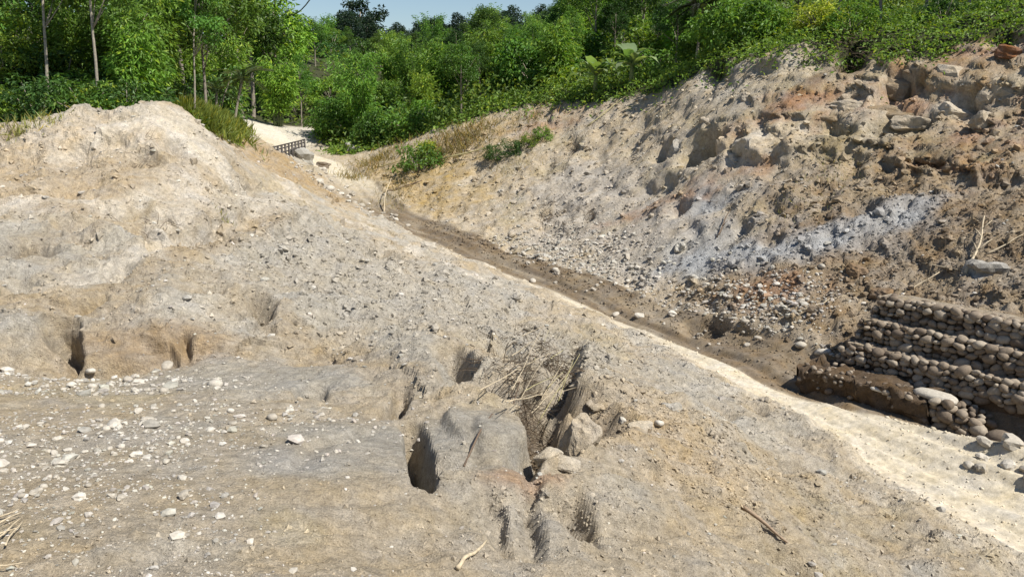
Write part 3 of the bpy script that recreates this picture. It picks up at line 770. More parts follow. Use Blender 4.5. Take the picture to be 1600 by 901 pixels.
for px, py, r, lb in ((262, 576, .17, "large white cobble at the foot of the eroded bank"), (215, 600, .13, "white cobble between the upper stony strip and the grey wash"), (680, 515, .12, "dark cobble sitting on the crumbled grey soil"),
                      (1250, 543, .26, "white oval cobble left of the lowest gabion wall"), (1286, 555, .30, "long cream cobble at the left tip of the lowest gabion"), (1000, 495, .22, "cream stone at the road edge beside a small dark hollow"),
                      (833, 440, .2, "lone pale stone on the far verge of the track"), (671, 388, .42, "rounded cream stone on the lip above the track"), (962, 493, .2, "small cream stone on the track's uphill verge"),
                      (1580, 697, .30, "round white cobble at the right edge under the gabions"), (1575, 730, .22, "half-buried tan cobble below the round white one"), (425, 655, .10, "lone white stone on the middle of the sandy wash"),
                      (232, 660, .12, "whitish stone near the middle of the wash"), (142, 585, .14, "pale block among the upper strip of stones"), (975, 663, .14, "white stone on the tan shoulder above the track"), (1030, 665, .12, "white lump right of the broken pale block")):
    cobble(at(px, py, ZG), r, lb)
for i, (px, py, r, lb, cat) in enumerate(((550, 238, 1.15, "big grey boulder beside the bend, against the green hillside", "boulder"), (505, 262, .62, "small dark pointed rock in front of the pale bend", "rock"),
                           (1062, 392, .42, "round dark grey rock on the bare grey slope", "rock"), (1082, 436, .3, "small dark rock below the round grey one", "rock"), (1540, 428, .7, "large lump of grey clay among brown clods at right", "boulder"),
                           (1575, 90, .6, "reddish brown rock at the top right brow", "rock"), (1335, 428, .45, "brown block lying in clods above the gabions", "rock"), (1375, 462, .42, "brown lump just above the top gabion", "rock"))):
    p = at(px, py, ZG)
    o = add("boulder" if cat == "boulder" else "rock", ROCK[i % 4], None, (p[0], p[1], p[2] + r * 0.15), (random.uniform(-.4, .4), random.uniform(-.4, .4), random.uniform(0, 6)), (r, r * .8, r * .8), label=lb, category=cat)
    if i in (1, 4, 5, 6, 7):
        o.data = o.data.copy(); o.data.materials.clear()
        o.data.materials.append(earth_material("brown_rock", attr=False, color=((0, 0, 0), (.20, .16, .12), (0, 0, 0), (0, 0, 0), (.33, .31, .275), (.22, .11, .06), (.22, .15, .09), (.22, .15, .09))[i], bump=.6))

# broken blocks and slabs with flat faces
S3V, S3F = subdivide(S2V, S2F)
def block_mesh(name, seed, ax, material):
    V = S3V.copy()
    p = np.abs(V) ** 5
    V = V / (p.sum(1, keepdims=True) ** (1 / 5))
    r = np.random.default_rng(seed)
    for k_ in range(9):                                   # split faces: cut corners off along random planes
        nn_ = unit3(r.normal(size=3)); d_ = r.uniform(.72, .98)
        h_ = V @ nn_ - d_
        V = V - np.clip(h_, 0, None)[:, None] * nn_[None] * .95
    q = V * np.array(ax)
    for sc_, am_ in ((1.1, .16), (3.0, .06), (7.0, .025)):
        q = q + np.stack([fbm(V[:, 0] * sc_ + seed + i * 5, V[:, 1] * sc_, V[:, 2] * sc_, 2, seed + i) for i in range(3)], -1) * am_ * 2 * min(ax)
    return big_mesh(name, q, S3F, 3, material, None, False)
def unit3(v): return v / np.linalg.norm(v)
M_BTAN = earth_material("block_tan", attr=False, color=(0.44, 0.37, 0.275), bump=.9); M_BGREY = earth_material("block_grey", attr=False, color=(0.39, 0.36, 0.31), bump=.9)
M_BPALE = earth_material("block_pale", attr=False, color=(0.48, 0.415, 0.32), bump=.8); M_BBROWN = earth_material("block_brown", attr=False, color=(0.29, 0.225, 0.15), bump=.9)
BLOCKS = [  # pixel, half sizes, turn, tilt, material, label
 (908, 690, .34, .40, .46, .5, .10, M_BTAN, "pale-topped earth block with a dark side, right of the brush hollow"), (858, 712, .26, .22, .14, .9, -.2, M_BPALE, "pale broken slab leaning below the brush hollow"),
 (880, 728, .30, .16, .12, -.3, .15, M_BPALE, "flat white slab under the pale-topped block"), (1003, 668, .30, .16, .10, .2, .1, M_BPALE, "low pale slab on the tan shoulder"),
 (1050, 640, .26, .24, .20, 1.0, .2, M_BGREY, "grey clod block in the crumbled shoulder above the track"), (935, 640, .34, .3, .2, .4, .1, M_BTAN, "flat tan block behind the pale-topped block"), (1180, 740, .22, .2, .16, .4, .3, M_BTAN, "tan clod low on the right shoulder"),
 (230, 388, .40, .5, .35, .4, .1, M_BPALE, "pale squarish block on the mound beside a dark gap"), (350, 362, .35, .4, .3, .9, .1, M_BTAN, "tan block on the mound under a small grass tuft"),
 (1062, 232, .55, .7, .75, .5, .1, M_BGREY, "grey block left of the dark hollow on the cut slope"), (1205, 222, 1.5, 1.1, .9, .3, .25, M_BPALE, "big pale rounded slab in the middle of the cut slope"), (1150, 250, .5, .6, .6, .8, .2, M_BPALE, "pale block left of the big pale slab"),
 (1300, 186, 1.5, .8, .4, -.5, .1, M_BBROWN, "brown layered ledge right of the big pale slab"), (1335, 163, 1.3, .8, .35, -.4, .1, M_BTAN, "tan ledge above the brown layered one"), (1400, 176, 1.7, .9, .45, -.6, .15, M_BBROWN, "long brown ledge in the middle of the upper slope"),
 (1440, 193, 1.2, .8, .4, -.3, .2, M_BTAN, "tan ledge block below the long brown ledge"), (1395, 132, 1.7, 1.0, .7, -.7, .1, M_BBROWN, "shaded brown rock face below the red brow"), (1505, 118, 1.9, 1.3, 1.0, .4, .35, M_BTAN, "large fractured tan slab near the top right"),
 (1560, 140, 1.6, 1.2, .9, 1.0, .3, M_BTAN, "tan fractured slab at the right edge of the slope"), (1500, 175, .8, .7, .5, .2, .3, M_BPALE, "pale slab below the large fractured tan one"), (1545, 185, .6, .6, .5, .9, .2, M_BTAN, "tan block at right under the fractured slabs"),
 (1250, 150, .8, .6, .4, -.4, .1, M_BTAN, "tan ledge under the brow left of the overhang"), (1110, 190, .6, .6, .35, .2, .1, M_BTAN, "tan lump on the upper slope left of centre"), (1180, 150, .7, .6, .4, -.3, .2, M_BTAN, "tan ledge below the round glossy bush")]
for i, (px, py, sx, sy, sz_, rz_, tl, mt_, lb) in enumerate(BLOCKS):
    p = at(px, py, ZG)
    add("earth_block" if py > 340 else "rock_block", block_mesh("block", 700 + i, (sx, sy, sz_), mt_), None, (p[0] + (sx * .5 if (py < 145 and px > 1480) else 0), p[1] + sy * (.45 if py > 340 else 1.0 if (py < 145 and px > 1480) else .8), p[2] - sz_ * (.75 if (py < 145 and px > 1480) else .6 if px == 800 else .25 if py > 560 else .45)), (tl, tl * .6, rz_), None, label=lb, category="earth block" if py > 340 else "rock")

# ------------------------------------------------------------------ gabion walls
GANG = math.atan2(GT[1], GT[0])
def noisy_block(name, x0, x1, y0, y1, z0, z1, amp, material, seed, step=0.12):
    nx = max(4, int((x1 - x0) / step)); prof = []
    zs = np.linspace(z0, z1, 9); ys = np.linspace(y0, y1, 8)
    prof = [(y0, z) for z in zs] + [(y, z1) for y in ys[1:]] + [(y1, z) for z in zs[::-1][1:]]
    prof = np.array(prof); m_ = len(prof)
    X_ = np.linspace(x0, x1, nx)
    V = np.array([[(x, p[0], p[1]) for p in prof] for x in X_]).reshape(-1, 3)
    d = np.stack([fbm(V[:, 0] * 2.2 + i * 9, V[:, 1] * 2.2, V[:, 2] * 2.2, 4, seed + i, .6) for i in range(3)], -1) * amp
    V = V + d
    Fc = np.array([(i * m_ + j, (i + 1) * m_ + j, (i + 1) * m_ + j + 1, i * m_ + j + 1) for i in range(nx - 1) for j in range(m_ - 1)])
    base = len(V)
    Vx = V.tolist(); faces = Fc.tolist()
    me = bpy.data.meshes.new(name)
    me.from_pydata(Vx, [], faces + [list(range(m_))[::-1], [(nx - 1) * m_ + j for j in range(m_)]])
    me.polygons.foreach_set("use_smooth", [True] * len(me.polygons))
    me.materials.append(material)
    return me
GLAB = ["lowest gabion wall, half buried in dark soil, beside the pale track", "second gabion wall from the track, river stones with a pale dusty top",
        "third gabion wall from the track, of dark rounded stones", "topmost gabion wall, of small stones against the brown clods"]
spans = [(0.0, 6.1), (0.75, 13.0), (0.95, 13.0), (1.15, 13.0)]
for kx in range(4):
    s0, s1 = spans[kx]
    org = GO + GT * s0 + GN * (TS * kx - (0.55 if kx == 0 else 0))
    zb = TH * kx
    wl = thing("gabion_wall", GLAB[kx], "gabion wall", (org[0], org[1], zb), (0, 0, GANG), None, "stepped gabion walls beside the track")
    wl["kind"] = "thing"
    Ln = s1 - s0
    fill = add("fill", noisy_block("fill", 0.05, Ln if kx else 4.7, 0.10, TS + (1.0 if kx == 0 else 0.5), -0.35, TH - 0.10, 0.05, M_FILL, 500 + kx), wl)
    if kx == 0:
        add("earth_cover", noisy_block("earth_cover", -0.25, 4.3, -0.12, TS + 0.6, -0.3, TH + 0.0, 0.42, earth_material("dark_earth", attr=False, color=(0.115, 0.08, 0.05), bump=.9), 520), wl)
        cap = stone_mesh("slab_stone", 533, M_COBBLE, (0.62, 0.30, 0.15), 0.14, True)
        add("slab_stone", cap, wl, (4.3, 0.40, TH + 0.05), (0.0, 0.04, 0.05), 1.0)
        add("slab_stone", cap, wl, (2.75, 0.05, TH - 0.10), (0.1, 0.05, 0.3), 0.55)
    if kx == 0:
        for q_ in range(70):
            ln = random.uniform(.05, .13)
            top_ = random.random() < .65
            add("stone", random.choice(GAB), wl, (random.uniform(-.2, 4.0), random.uniform(0, 1.1) if top_ else -.12 + random.uniform(-.05, .05), TH + random.uniform(-.03, .06) if top_ else random.uniform(.1, TH)),
                (random.uniform(-.4, .4), random.uniform(-.4, .4), random.uniform(0, 6.28)), ln)
    if kx:
        add("dusty_top", noisy_block("dusty_top", 0.0, Ln, 0.16, TS + 0.3, TH - .25, TH + 0.015, 0.07, earth_material("gabion_dust", attr=False, color=(0.31, 0.255, 0.185), bump=.8), 540 + kx), wl)
    # face courses
    rowh = 0.185
    for r_ in range(5):
        x = random.uniform(0, .15)
        if kx == 0: x = 3.75 + random.uniform(0, .2) + 0.1 * r_
        zr = 0.02 + rowh * r_ if r_ < 4 else TH - 0.03
        while x < Ln:
            far = 1 - min(1, (x + s0) / 7.0)
            ln = random.choice((random.uniform(0.08, 0.15), random.uniform(0.11, 0.20), random.uniform(.13, .24))) * (0.80 + 0.35 * (1 - far)) * (1.35 if kx == 0 else 1)
            x += ln
            if kx == 0 and r_ * rowh > TH - 0.42 * max(0, x - 4.9) + .02: 
                x += ln; continue
            if random.random() < 0.97:
                add("stone", random.choice(GAB), wl, (x, random.uniform(-.06, .10) + (0.05 if r_ == 4 else 0), zr + random.uniform(-.035, .035) - .05 * math.sin(x * .9 + kx)),
                    (random.uniform(-.6, .6), random.uniform(-.5, .5), random.uniform(-.7, .7)), (ln * 1.02, ln * 1.0, max(.085, ln * 0.82) / .62 * .72))
            x += ln * 0.92
    # top layer
    for r_ in range(2 if kx else 4):
        x = random.uniform(0, .2) if kx else 4.75
        while x < Ln - (0 if kx else .4):
            ln = random.uniform(0.09, 0.165)
            x += ln
            if kx == 0: zz = TH - .12 - .42 * max(0, x - 4.9)
            else: zz = TH - .03
            add("stone", random.choice(GAB), wl, (x, .25 + (.30 if kx == 0 else .22) * r_ + random.uniform(-.05, .05), zz + random.uniform(-.03, .02)), (random.uniform(-.4, .4), random.uniform(-.4, .4), random.uniform(0, 6.28)), ln)
            x += ln
    # broken left end
    if kx:
        for q_ in range(9):
            ln = random.uniform(.10, .17)
            add("stone", random.choice(GAB), wl, (random.uniform(-.25, .05), random.uniform(0, .55), random.uniform(0, TH - .1)), (random.uniform(-.4, .4), random.uniform(-.4, .4), random.uniform(0, 6.28)), ln)

# ------------------------------------------------------------------ sticks, roots, poles
def tube(pts, rad, sides=5):
    pts = [Vector(p) for p in pts]; V = []; Fc = []
    for i, p in enumerate(pts):
        d = (pts[min(i + 1, len(pts) - 1)] - pts[max(i - 1, 0)]).normalized()
        a_ = d.orthogonal().normalized(); b_ = d.cross(a_)
        for k_ in range(sides):
            t_ = 2 * math.pi * k_ / sides
            V.append(p + (a_ * math.cos(t_) + b_ * math.sin(t_)) * rad[i])
    for i in range(len(pts) - 1):
        for k_ in range(sides):
            Fc.append((i * sides + k_, i * sides + (k_ + 1) % sides, (i + 1) * sides + (k_ + 1) % sides, (i + 1) * sides + k_))
    Fc.append(tuple(range(sides))[::-1]); Fc.append(tuple(range((len(pts) - 1) * sides, len(pts) * sides)))
    return V, Fc
def join(parts):
    V = []; Fc = []
    for v, f in parts:
        b_ = len(V); V += v; Fc += [tuple(i + b_ for i in q) for q in f]
    return V, Fc
def mesh_from(name, vf, material, smooth=True):
    me = bpy.data.meshes.new(name)
    me.from_pydata([tuple(v) for v in vf[0]], [], vf[1])
    me.polygons.foreach_set("use_smooth", [smooth] * len(me.polygons))
    me.materials.append(material)
    return me
def plain(name, col, rough_=.8, var=.25, sc=20):
    m, t, b = mat(name)
    L = t.links.new
    g = N(t, "ShaderNodeNewGeometry"); nn = N(t, "ShaderNodeTexNoise"); nn.inputs["Scale"].default_value = sc; nn.inputs["Detail"].default_value = 5
    L(g.outputs["Position"], nn.inputs["Vector"])
    r = N(t, "ShaderNodeMapRange"); r.inputs[1].default_value = .3; r.inputs[2].default_value = .7; r.inputs[3].default_value = 1 - var; r.inputs[4].default_value = 1 + var
    L(nn.outputs[0], r.inputs[0])
    vm = N(t, "ShaderNodeVectorMath", operation='SCALE'); vm.inputs[0].default_value = col; L(r.outputs[0], vm.inputs["Scale"])
    L(vm.outputs[0], b.inputs["Base Color"]); b.inputs["Roughness"].default_value = rough_
    return m
M_DRY = plain("dry_wood", (0.46, 0.38, 0.26)); M_DARKWOOD = plain("dark_wood", (0.13, 0.09, 0.06)); M_BAMB = plain("bamboo_pole", (0.45, 0.40, 0.20))
M_ROOT = plain("roots", (0.10, 0.07, 0.042)); M_BARK = plain("bark", (0.22, 0.19, 0.15), .9, .4, 8); M_PALEBARK = plain("pale_bark", (0.27, 0.24, 0.19), .9, .3, 8)
M_ANTHR = plain("rusty_iron", (0.055, 0.045, 0.04), .6); M_CONC = plain("concrete", (0.42, 0.40, 0.36), .9, .2, 6); M_CABLE = plain("cable", (0.02, 0.02, 0.02), .5)

def stick(px0, py0, px1, py1, r, label, lift0=0.05, lift1=0.12, material=None, group=None, bend=0.04, name="fallen_branch", cat="branch", fork=0, hug=True):
    a_ = Vector(at(px0, py0, ZG)); b_ = Vector(at(px1, py1, ZG))
    a_.z += lift0; b_.z += lift1
    d = b_ - a_; Ln = d.length
    side = d.cross(Vector((0, 0, 1))).normalized()
    pts = []; rd = []
    for i in range(9):
        t_ = i / 8
        q = a_.lerp(b_, t_) + side * math.sin(t_ * 3.1 + px0) * Ln * bend * (t_ * (1 - t_) * 4) + Vector((0, 0, random.uniform(-.012, .012) * Ln * .3))
        g_ = gz(q.x, q.y) + r * 0.6
        q.z = max(q.z, g_) if hug else q.z
        pts.append(q - a_); rd.append(r * (1 - .55 * t_))
    parts = [tube(pts, rd)]
    for k_ in range(fork):
        i = random.randint(3, 6)
        e = pts[i] + (d.normalized() * .3 + side * random.choice((-1, 1)) * .25 + Vector((0, 0, random.uniform(.05, .3)))) * Ln * random.uniform(.25, .5)
        parts.append(tube([pts[i], pts[i].lerp(e, .5) + Vector((0, 0, .03)), e], [r * .5, r * .4, r * .2]))
    o = add(name, mesh_from(name, join(parts), material or M_DRY), None, a_, label=label, category=cat)
    if group: o["group"] = group
    return o
stick(1252, 488, 1322, 466, .045, "pale straight branch on the stony patch left of the gabions")
stick(1392, 478, 1466, 440, .04, "long thin pale stick leaning above the top gabion", .05, .35)
stick(1508, 430, 1535, 360, .06, "bare forked pale sapling lying on brown clods at right", .1, .5, fork=4)
stick(1440, 415, 1505, 428, .035, "thin pale stick left of the grey clay lump")
stick(1540, 400, 1598, 372, .04, "pale twig at the right edge above the clay lump", fork=2)
stick(600, 332, 612, 302, .06, "pale stick standing out of rubble by the bend", .05, 1.2)
stick(590, 265, 645, 258, .06, "straight dry pole beside the lone green shrub", .2, .6, M_BAMB, name="bamboo_pole", cat="pole")
stick(690, 258, 850, 222, .07, "long yellow bamboo pole lying across the slope", .5, .6, M_BAMB, None, .0, "bamboo_pole", "pole")
stick(600, 305, 660, 285, .08, "thin brown stem on the olive slope below the shrub", .1, .1, M_DARKWOOD)
stick(918, 200, 975, 158, .05, "yellowish stem rising from the slope to the green brow", .1, .2, M_BAMB, name="bamboo_pole", cat="pole")
stick(1120, 372, 1140, 338, .05, "short dark root hooked over the grey slope", .05, .3, M_DARKWOOD, fork=1)
stick(725, 730, 850, 665, .02, "long thin dark rod lying across the grey slab", .02, .06, M_DARKWOOD, None, .01, "rod", "rod")
stick(715, 890, 760, 850, .035, "stout pale stick at the bottom of the slide", .02, .05)
stick(1160, 795, 1230, 850, .05, "thick tan branch on the lower right shoulder", .03, .05, plain("tan_wood", (.3, .22, .15)))
heap = "dry bamboo splint tangled in the brush-filled hollow behind the slab"
for q in ((800, 640, 850, 545), (815, 655, 862, 560), (790, 655, 900, 630), (830, 670, 890, 600), (840, 680, 905, 595), (845, 660, 880, 590), (785, 590, 850, 618), (860, 575, 880, 573), (815, 550, 850, 552),
          (750, 640, 870, 590), (770, 610, 800, 560), (805, 610, 845, 590), (855, 640, 880, 610), (850, 650, 872, 605), (820, 645, 870, 628), (795, 665, 850, 655), (835, 600, 858, 530), (870, 650, 895, 605), (810, 520, 850, 524), (800, 585, 835, 577)):
    stick(*q, random.uniform(.007, .014), heap, random.uniform(.25, .6), random.uniform(.35, .9), random.choice((M_DRY, M_DRY, M_BAMB)), "dry splints in the brush-filled hollow", .006, "dry_stick", "stick", hug=False)
for q in ((0, 815, 36, 806), (-10, 830, 36, 812), (-5, 850, 34, 822), (10, 860, 38, 826), (-10, 845, 30, 838), (-20, 895, 38, 892)):
    stick(*q, .012, "weathered pale stick in the driftwood at the lower left edge", .06, .1, M_DRY, "driftwood at the lower left edge", .05, "dry_stick", "stick")

# matted roots and twigs in the hollows and at the brow: uncountable
def root_mat(name, spots, label, material, up=1.0):
    parts = []
    for px, py, rx, n_, ln in spots:
        c = at(px, py, ZG)
        for i in range(n_):
            x = c[0] + random.gauss(0, rx * .5); y = c[1] + random.gauss(0, rx * .8)
            z = gz(x, y)
            p = Vector((x, y, z - .05)); d = Vector((random.gauss(0, 1), random.gauss(0, 1), random.uniform(-.1, up))).normalized()
            pts = [p]
            for k_ in range(4):
                d = (d + Vector((random.gauss(0, .35), random.gauss(0, .35), random.gauss(-.12, .25)))).normalized()
                pts.append(pts[-1] + d * ln * random.uniform(.12, .3))
            r0 = ln * .012
            parts.append(tube(pts, [r0, r0 * .9, r0 * .7, r0 * .5, r0 * .25], 3))
    add(name, mesh_from(name, join(parts), material), kind="stuff", label=label, category="roots")
root_mat("matted_roots", [(850, 575, 1.3, 420, 1.0), (815, 600, .9, 200, .9), (780, 590, .7, 120, .7), (890, 540, 1.0, 110, .7), (720, 585, .5, 40, .4)], "dark matted roots and brush filling the hollow", M_ROOT, .35)
root_mat("slope_roots", [(860, 330, .8, 70, 1.4), (920, 340, .7, 50, 1.2), (1330, 95, 1.4, 130, 1.6), (1385, 80, 1.2, 60, 1.4), (1245, 95, 1.2, 60, 1.2), (1150, 300, .9, 30, 1.0), (900, 230, .7, 40, 1.2), (1110, 512, .6, 40, .7),
                          (250, 352, .8, 40, .9), (220, 245, .6, 30, .9), (1120, 260, .7, 30, 1.2), (1560, 400, 1.6, 70, 1.2), (1450, 420, 2.0, 70, 1.0)], "torn roots and dry twigs sticking out of the bare slopes", M_ROOT)

# ------------------------------------------------------------------ far guard rail, cable
a_ = Vector(at(408, 228, ZG, 60)); b_ = Vector(at(476, 228, ZG, 60))
b_.y = b_.y * .5 + a_.y * .5; b_.x = ray(476, 226)[0] * b_.y / ray(476, 226)[1]; b_.z = gz(b_.x, b_.y)
a_.z = b_.z = .5 * (a_.z + b_.z)
rail = thing("guard_rail", "low dark slatted guard rail on the pale far bend", "railing", a_)
bar_len = (b_ - a_).length
dirv = b_ - a_
for k_ in range(13):
    q = dirv * (k_ / 12)
    add("post", mesh_from("post", tube([q + Vector((0, 0, -1.3)), q + Vector((0, 0, .85))], [.11, .11], 6), M_ANTHR), rail)
for h_ in (.28, .62, .88):
    add("bar", mesh_from("bar", tube([dirv * -0.02 + Vector((0, -.08, h_)), dirv * 1.02 + Vector((0, -.08, h_))], [.055, .055], 6), M_ANTHR), rail)
mid_ = (a_ + b_) * .5; c0 = Vector((mid_.x, mid_.y + 5.0, gz(mid_.x, mid_.y + 5.0)))
add("rock", ROCK[1], None, c0 + Vector((0, 0, .4)), (0.2, .1, 1.0), (1.3, 1.0, 1.2), label="rounded grey rock behind the far guard rail", category="rock")
ca = Vector(at_y(446, 24, 120)); cb = Vector(at_y(520, -60, 60))
add("power_cable", mesh_from("power_cable", tube([ca.lerp(cb, t_ / 10) + Vector((0, 0, -1.2 * math.sin(t_ / 10 * math.pi))) for t_ in range(11)], [.06] * 11, 5), M_CABLE), label="dark overhead cable crossing the small patch of sky", category="cable")
# ------------------------------------------------------------------ leaves
def leaf_material(name, hue=0.0, sat=1.0, val=1.0, trans=0.35):
    m, t, b = mat(name)
    L = t.links.new
    at_ = N(t, "ShaderNodeVertexColor", layer_name="soil"); oi = N(t, "ShaderNodeObjectInfo")
    hs = N(t, "ShaderNodeHueSaturation")
    r = N(t, "ShaderNodeMapRange"); r.inputs[3].default_value = 0.485 + hue; r.inputs[4].default_value = 0.515 + hue; L(oi.outputs["Random"], r.inputs[0]); L(r.outputs[0], hs.inputs["Hue"])
    ml = N(t, "ShaderNodeMath", operation='MULTIPLY'); ml.inputs[1].default_value = 7.31; L(oi.outputs["Random"], ml.inputs[0])
    fr = N(t, "ShaderNodeMath", operation='FRACT'); L(ml.outputs[0], fr.inputs[0])
    r2 = N(t, "ShaderNodeMapRange"); r2.inputs[3].default_value = 0.75 * val; r2.inputs[4].default_value = 1.25 * val; L(fr.outputs[0], r2.inputs[0]); L(r2.outputs[0], hs.inputs["Value"])
    hs.inputs["Saturation"].default_value = sat
    L(at_.outputs[0], hs.inputs["Color"]); L(hs.outputs[0], b.inputs["Base Color"])
    b.inputs["Roughness"].default_value = 0.5; b.inputs["Specular IOR Level"].default_value = 0.3
    tr = N(t, "ShaderNodeBsdfTranslucent")
    vm = N(t, "ShaderNodeVectorMath", operation='MULTIPLY'); vm.inputs[1].default_value = (1.5, 1.5, 0.6); L(hs.outputs[0], vm.inputs[0]); L(vm.outputs[0], tr.inputs[0])
    mx = N(t, "ShaderNodeMixShader"); mx.inputs[0].default_value = trans
    L(b.outputs[0], mx.inputs[1]); L(tr.outputs[0], mx.inputs[2]); L(mx.outputs[0], t.nodes["Material Output"].inputs[0])
    return m
M_LEAF = leaf_material("leaves"); 

def unit(v):
    return v / (np.linalg.norm(v, axis=-1, keepdims=True) + 1e-9)
def leaves_geo(P, Nn, D, ln, wd, fold=0.25):
    """a folded diamond leaf at every point: normal Nn, direction D"""
    D = unit(D - Nn * (D * Nn).sum(-1, keepdims=True)); S = np.cross(Nn, D)
    ln = ln[:, None]; wd = wd[:, None]
    b_ = P; tip = P + D * ln - Nn * ln * 0.12
    l_ = P + D * ln * .45 + S * wd * .5 + Nn * wd * fold; r_ = P + D * ln * .45 - S * wd * .5 + Nn * wd * fold
    V = np.stack([b_, l_, tip, r_], 1).reshape(-1, 3)
    k_ = np.arange(len(P))[:, None] * 4
    Fc = np.concatenate([k_ + np.array([[0, 3, 2]]), k_ + np.array([[0, 2, 1]])], 1).reshape(-1, 3)
    return V, Fc
def leaf_mesh(name, P, Nn, D, ln, wd, cols, material=M_LEAF, fold=.25):
    V, Fc = leaves_geo(P, unit(Nn), D, ln, wd, fold)
    return big_mesh(name, V, Fc, 3, material, np.repeat(cols, 4, 0), False)
def leaf_cols(base, n_, var=.25, yellow=.12):
    c = np.array(base)[None] * RNG.uniform(1 - var, 1 + var, (n_, 1))
    y = RNG.random((n_, 1)) < yellow
    return np.clip(np.where(y, c * np.array((1.6, 1.25, .8)), c), .004, .5)

def crown_geo(nclump, nleaf, rad, base_col, leaf=(.22, .4), low=-.5, seed=0, clr=(.7, 1.3), aspect=.55, holes=.45):
    r = np.random.default_rng(seed)
    C0 = []
    while len(C0) < nclump:
        v = r.normal(size=3); v /= np.linalg.norm(v)
        q = r.uniform(.35, 1.0) ** .5
        p = v * q
        if p[2] < low: continue
        nz = vnoise(np.array([p[0] * 2.2]), np.array([p[1] * 2.2]), np.array([p[2] * 2.2]), seed)[0]
        if nz < -holes: continue
        C0.append(p * (1 + .22 * nz))
    C0 = np.array(C0) * np.array(rad)
    cr = r.uniform(*clr, nclump)
    cc = r.uniform(.75, 1.25, nclump)
    nl = nclump * nleaf
    ci_ = np.repeat(np.arange(nclump), nleaf)
    d = r.normal(size=(nl, 3)); d = unit(d); rr = r.random(nl) ** .4
    off = d * rr[:, None] * cr[ci_][:, None] * np.array((1, 1, .6))
    P = C0[ci_] + off
    Nn = unit(d * .5 + np.array((0, 0, .75)) + r.normal(size=(nl, 3)) * .55)
    D = unit(d + r.normal(size=(nl, 3)) * .6 + np.array((0, 0, -.35)))
    ln = r.uniform(*leaf, nl)
    cols = leaf_cols(base_col, nl) * cc[ci_][:, None]
    return P, Nn, D, ln, ln * aspect, cols, C0

def trunk_mesh(name, h, r0, C0, material, lean=(0, 0), limbs=7):
    top = Vector((lean[0], lean[1], h))
    pts = [Vector((0, 0, -.5))] + [Vector((lean[0] * t_ ** 1.3 + .08 * math.sin(t_ * 9), lean[1] * t_ ** 1.3 + .08 * math.cos(t_ * 7), h * t_)) for t_ in np.linspace(0, 1, 9)]
    parts = [tube(pts, [r0 * 1.3] + [r0 * (1 - .7 * t_) for t_ in np.linspace(0, 1, 9)], 8)]
    idx_ = np.random.default_rng(5).choice(len(C0), min(limbs, len(C0)), replace=False) if len(C0) else []
    for i in idx_:
        e = Vector(C0[i]); t_ = min(.95, max(.35, (e.z * .75) / h)); s_ = pts[1 + int(t_ * 8)]
        parts.append(tube([s_, s_.lerp(e, .5) + Vector((0, 0, -.12 * (e - s_).length * .3)), e], [r0 * .42, r0 * .26, r0 * .08], 5))
    return mesh_from(name, join(parts), material)

def broadleaf(nm, seed, h, crown_z, rad, col, nclump=52, nleaf=74, leaf=(.24, .42), clr=(.7, 1.3), r0=.2, bark=None, lean=(0, 0), low=-.6):
    P, Nn, D, ln, wd, cols, C0 = crown_geo(nclump, nleaf, rad, col, leaf, low, seed, clr)
    sh = np.array((lean[0], lean[1], crown_z))
    return (leaf_mesh("crown", P + sh, Nn, D, ln, wd, cols), trunk_mesh("trunk", h, r0, C0 + sh, bark or M_BARK, lean))
M_CULM = plain("green_culm", (0.10, 0.13, 0.05))
def bamboo(nm, seed, h, nculm, col, spread=2.2, per=190, leaf=(.32, .6)):
    r = np.random.default_rng(seed); parts = []; PP = []; DD = []
    for i in range(nculm):
        a = r.uniform(0, 6.28); b0 = r.uniform(0, .6); hh = h * r.uniform(.65, 1.05); bend_ = spread * r.uniform(.3, 1.2)
        pts = [Vector((math.cos(a) * (b0 + bend_ * t_ ** 2.2), math.sin(a) * (b0 + bend_ * t_ ** 2.2), hh * t_ - .9 * bend_ * .35 * t_ ** 4)) for t_ in np.linspace(0, 1, 8)]
        parts.append(tube(pts, [.045 * (1 - .8 * t_) for t_ in np.linspace(0, 1, 8)], 4))
        t_ = r.uniform(.22, 1, per) ** .8
        xyz = np.array(pts); q = np.stack([np.interp(t_ * 7, np.arange(8), xyz[:, k_]) for k_ in range(3)], -1)
        sp = r.normal(size=(per, 3)) * np.array((.42, .42, .25)) * (1.25 - .6 * t_)[:, None]
        PP.append(q + sp); DD.append(unit(sp * np.array((1, 1, .2)) + np.array((math.cos(a) * .4, math.sin(a) * .4, -.55)) + r.normal(size=(per, 3)) * .3))
    P = np.concatenate(PP); D = np.concatenate(DD); m_ = len(P)
    Nn = unit(r.normal(size=(m_, 3)) * .7 + np.array((0, 0, .7)))
    ln = r.uniform(*leaf, m_)
    return (leaf_mesh("crown", P, Nn, D, ln, ln * .32, leaf_cols(col, m_, .3)), mesh_from("stems", join(parts), M_CULM))
def shrub(nm, seed, rad, col, nclump=26, nleaf=52, leaf=(.16, .3), clr=(.35, .7)):
    P, Nn, D, ln, wd, cols, C0 = crown_geo(nclump, nleaf, rad, col, leaf, -.25, seed, clr, .5)
    sh = np.array((0, 0, rad[2] * .35))
    parts = [tube([Vector((0, 0, -.3)), Vector(c + sh) * .5, Vector(c + sh)], [.05, .035, .012], 4) for c in C0[:10]]
    return (leaf_mesh("crown", P + sh, Nn, D, ln, wd, cols), mesh_from("stems", join(parts), M_BARK))

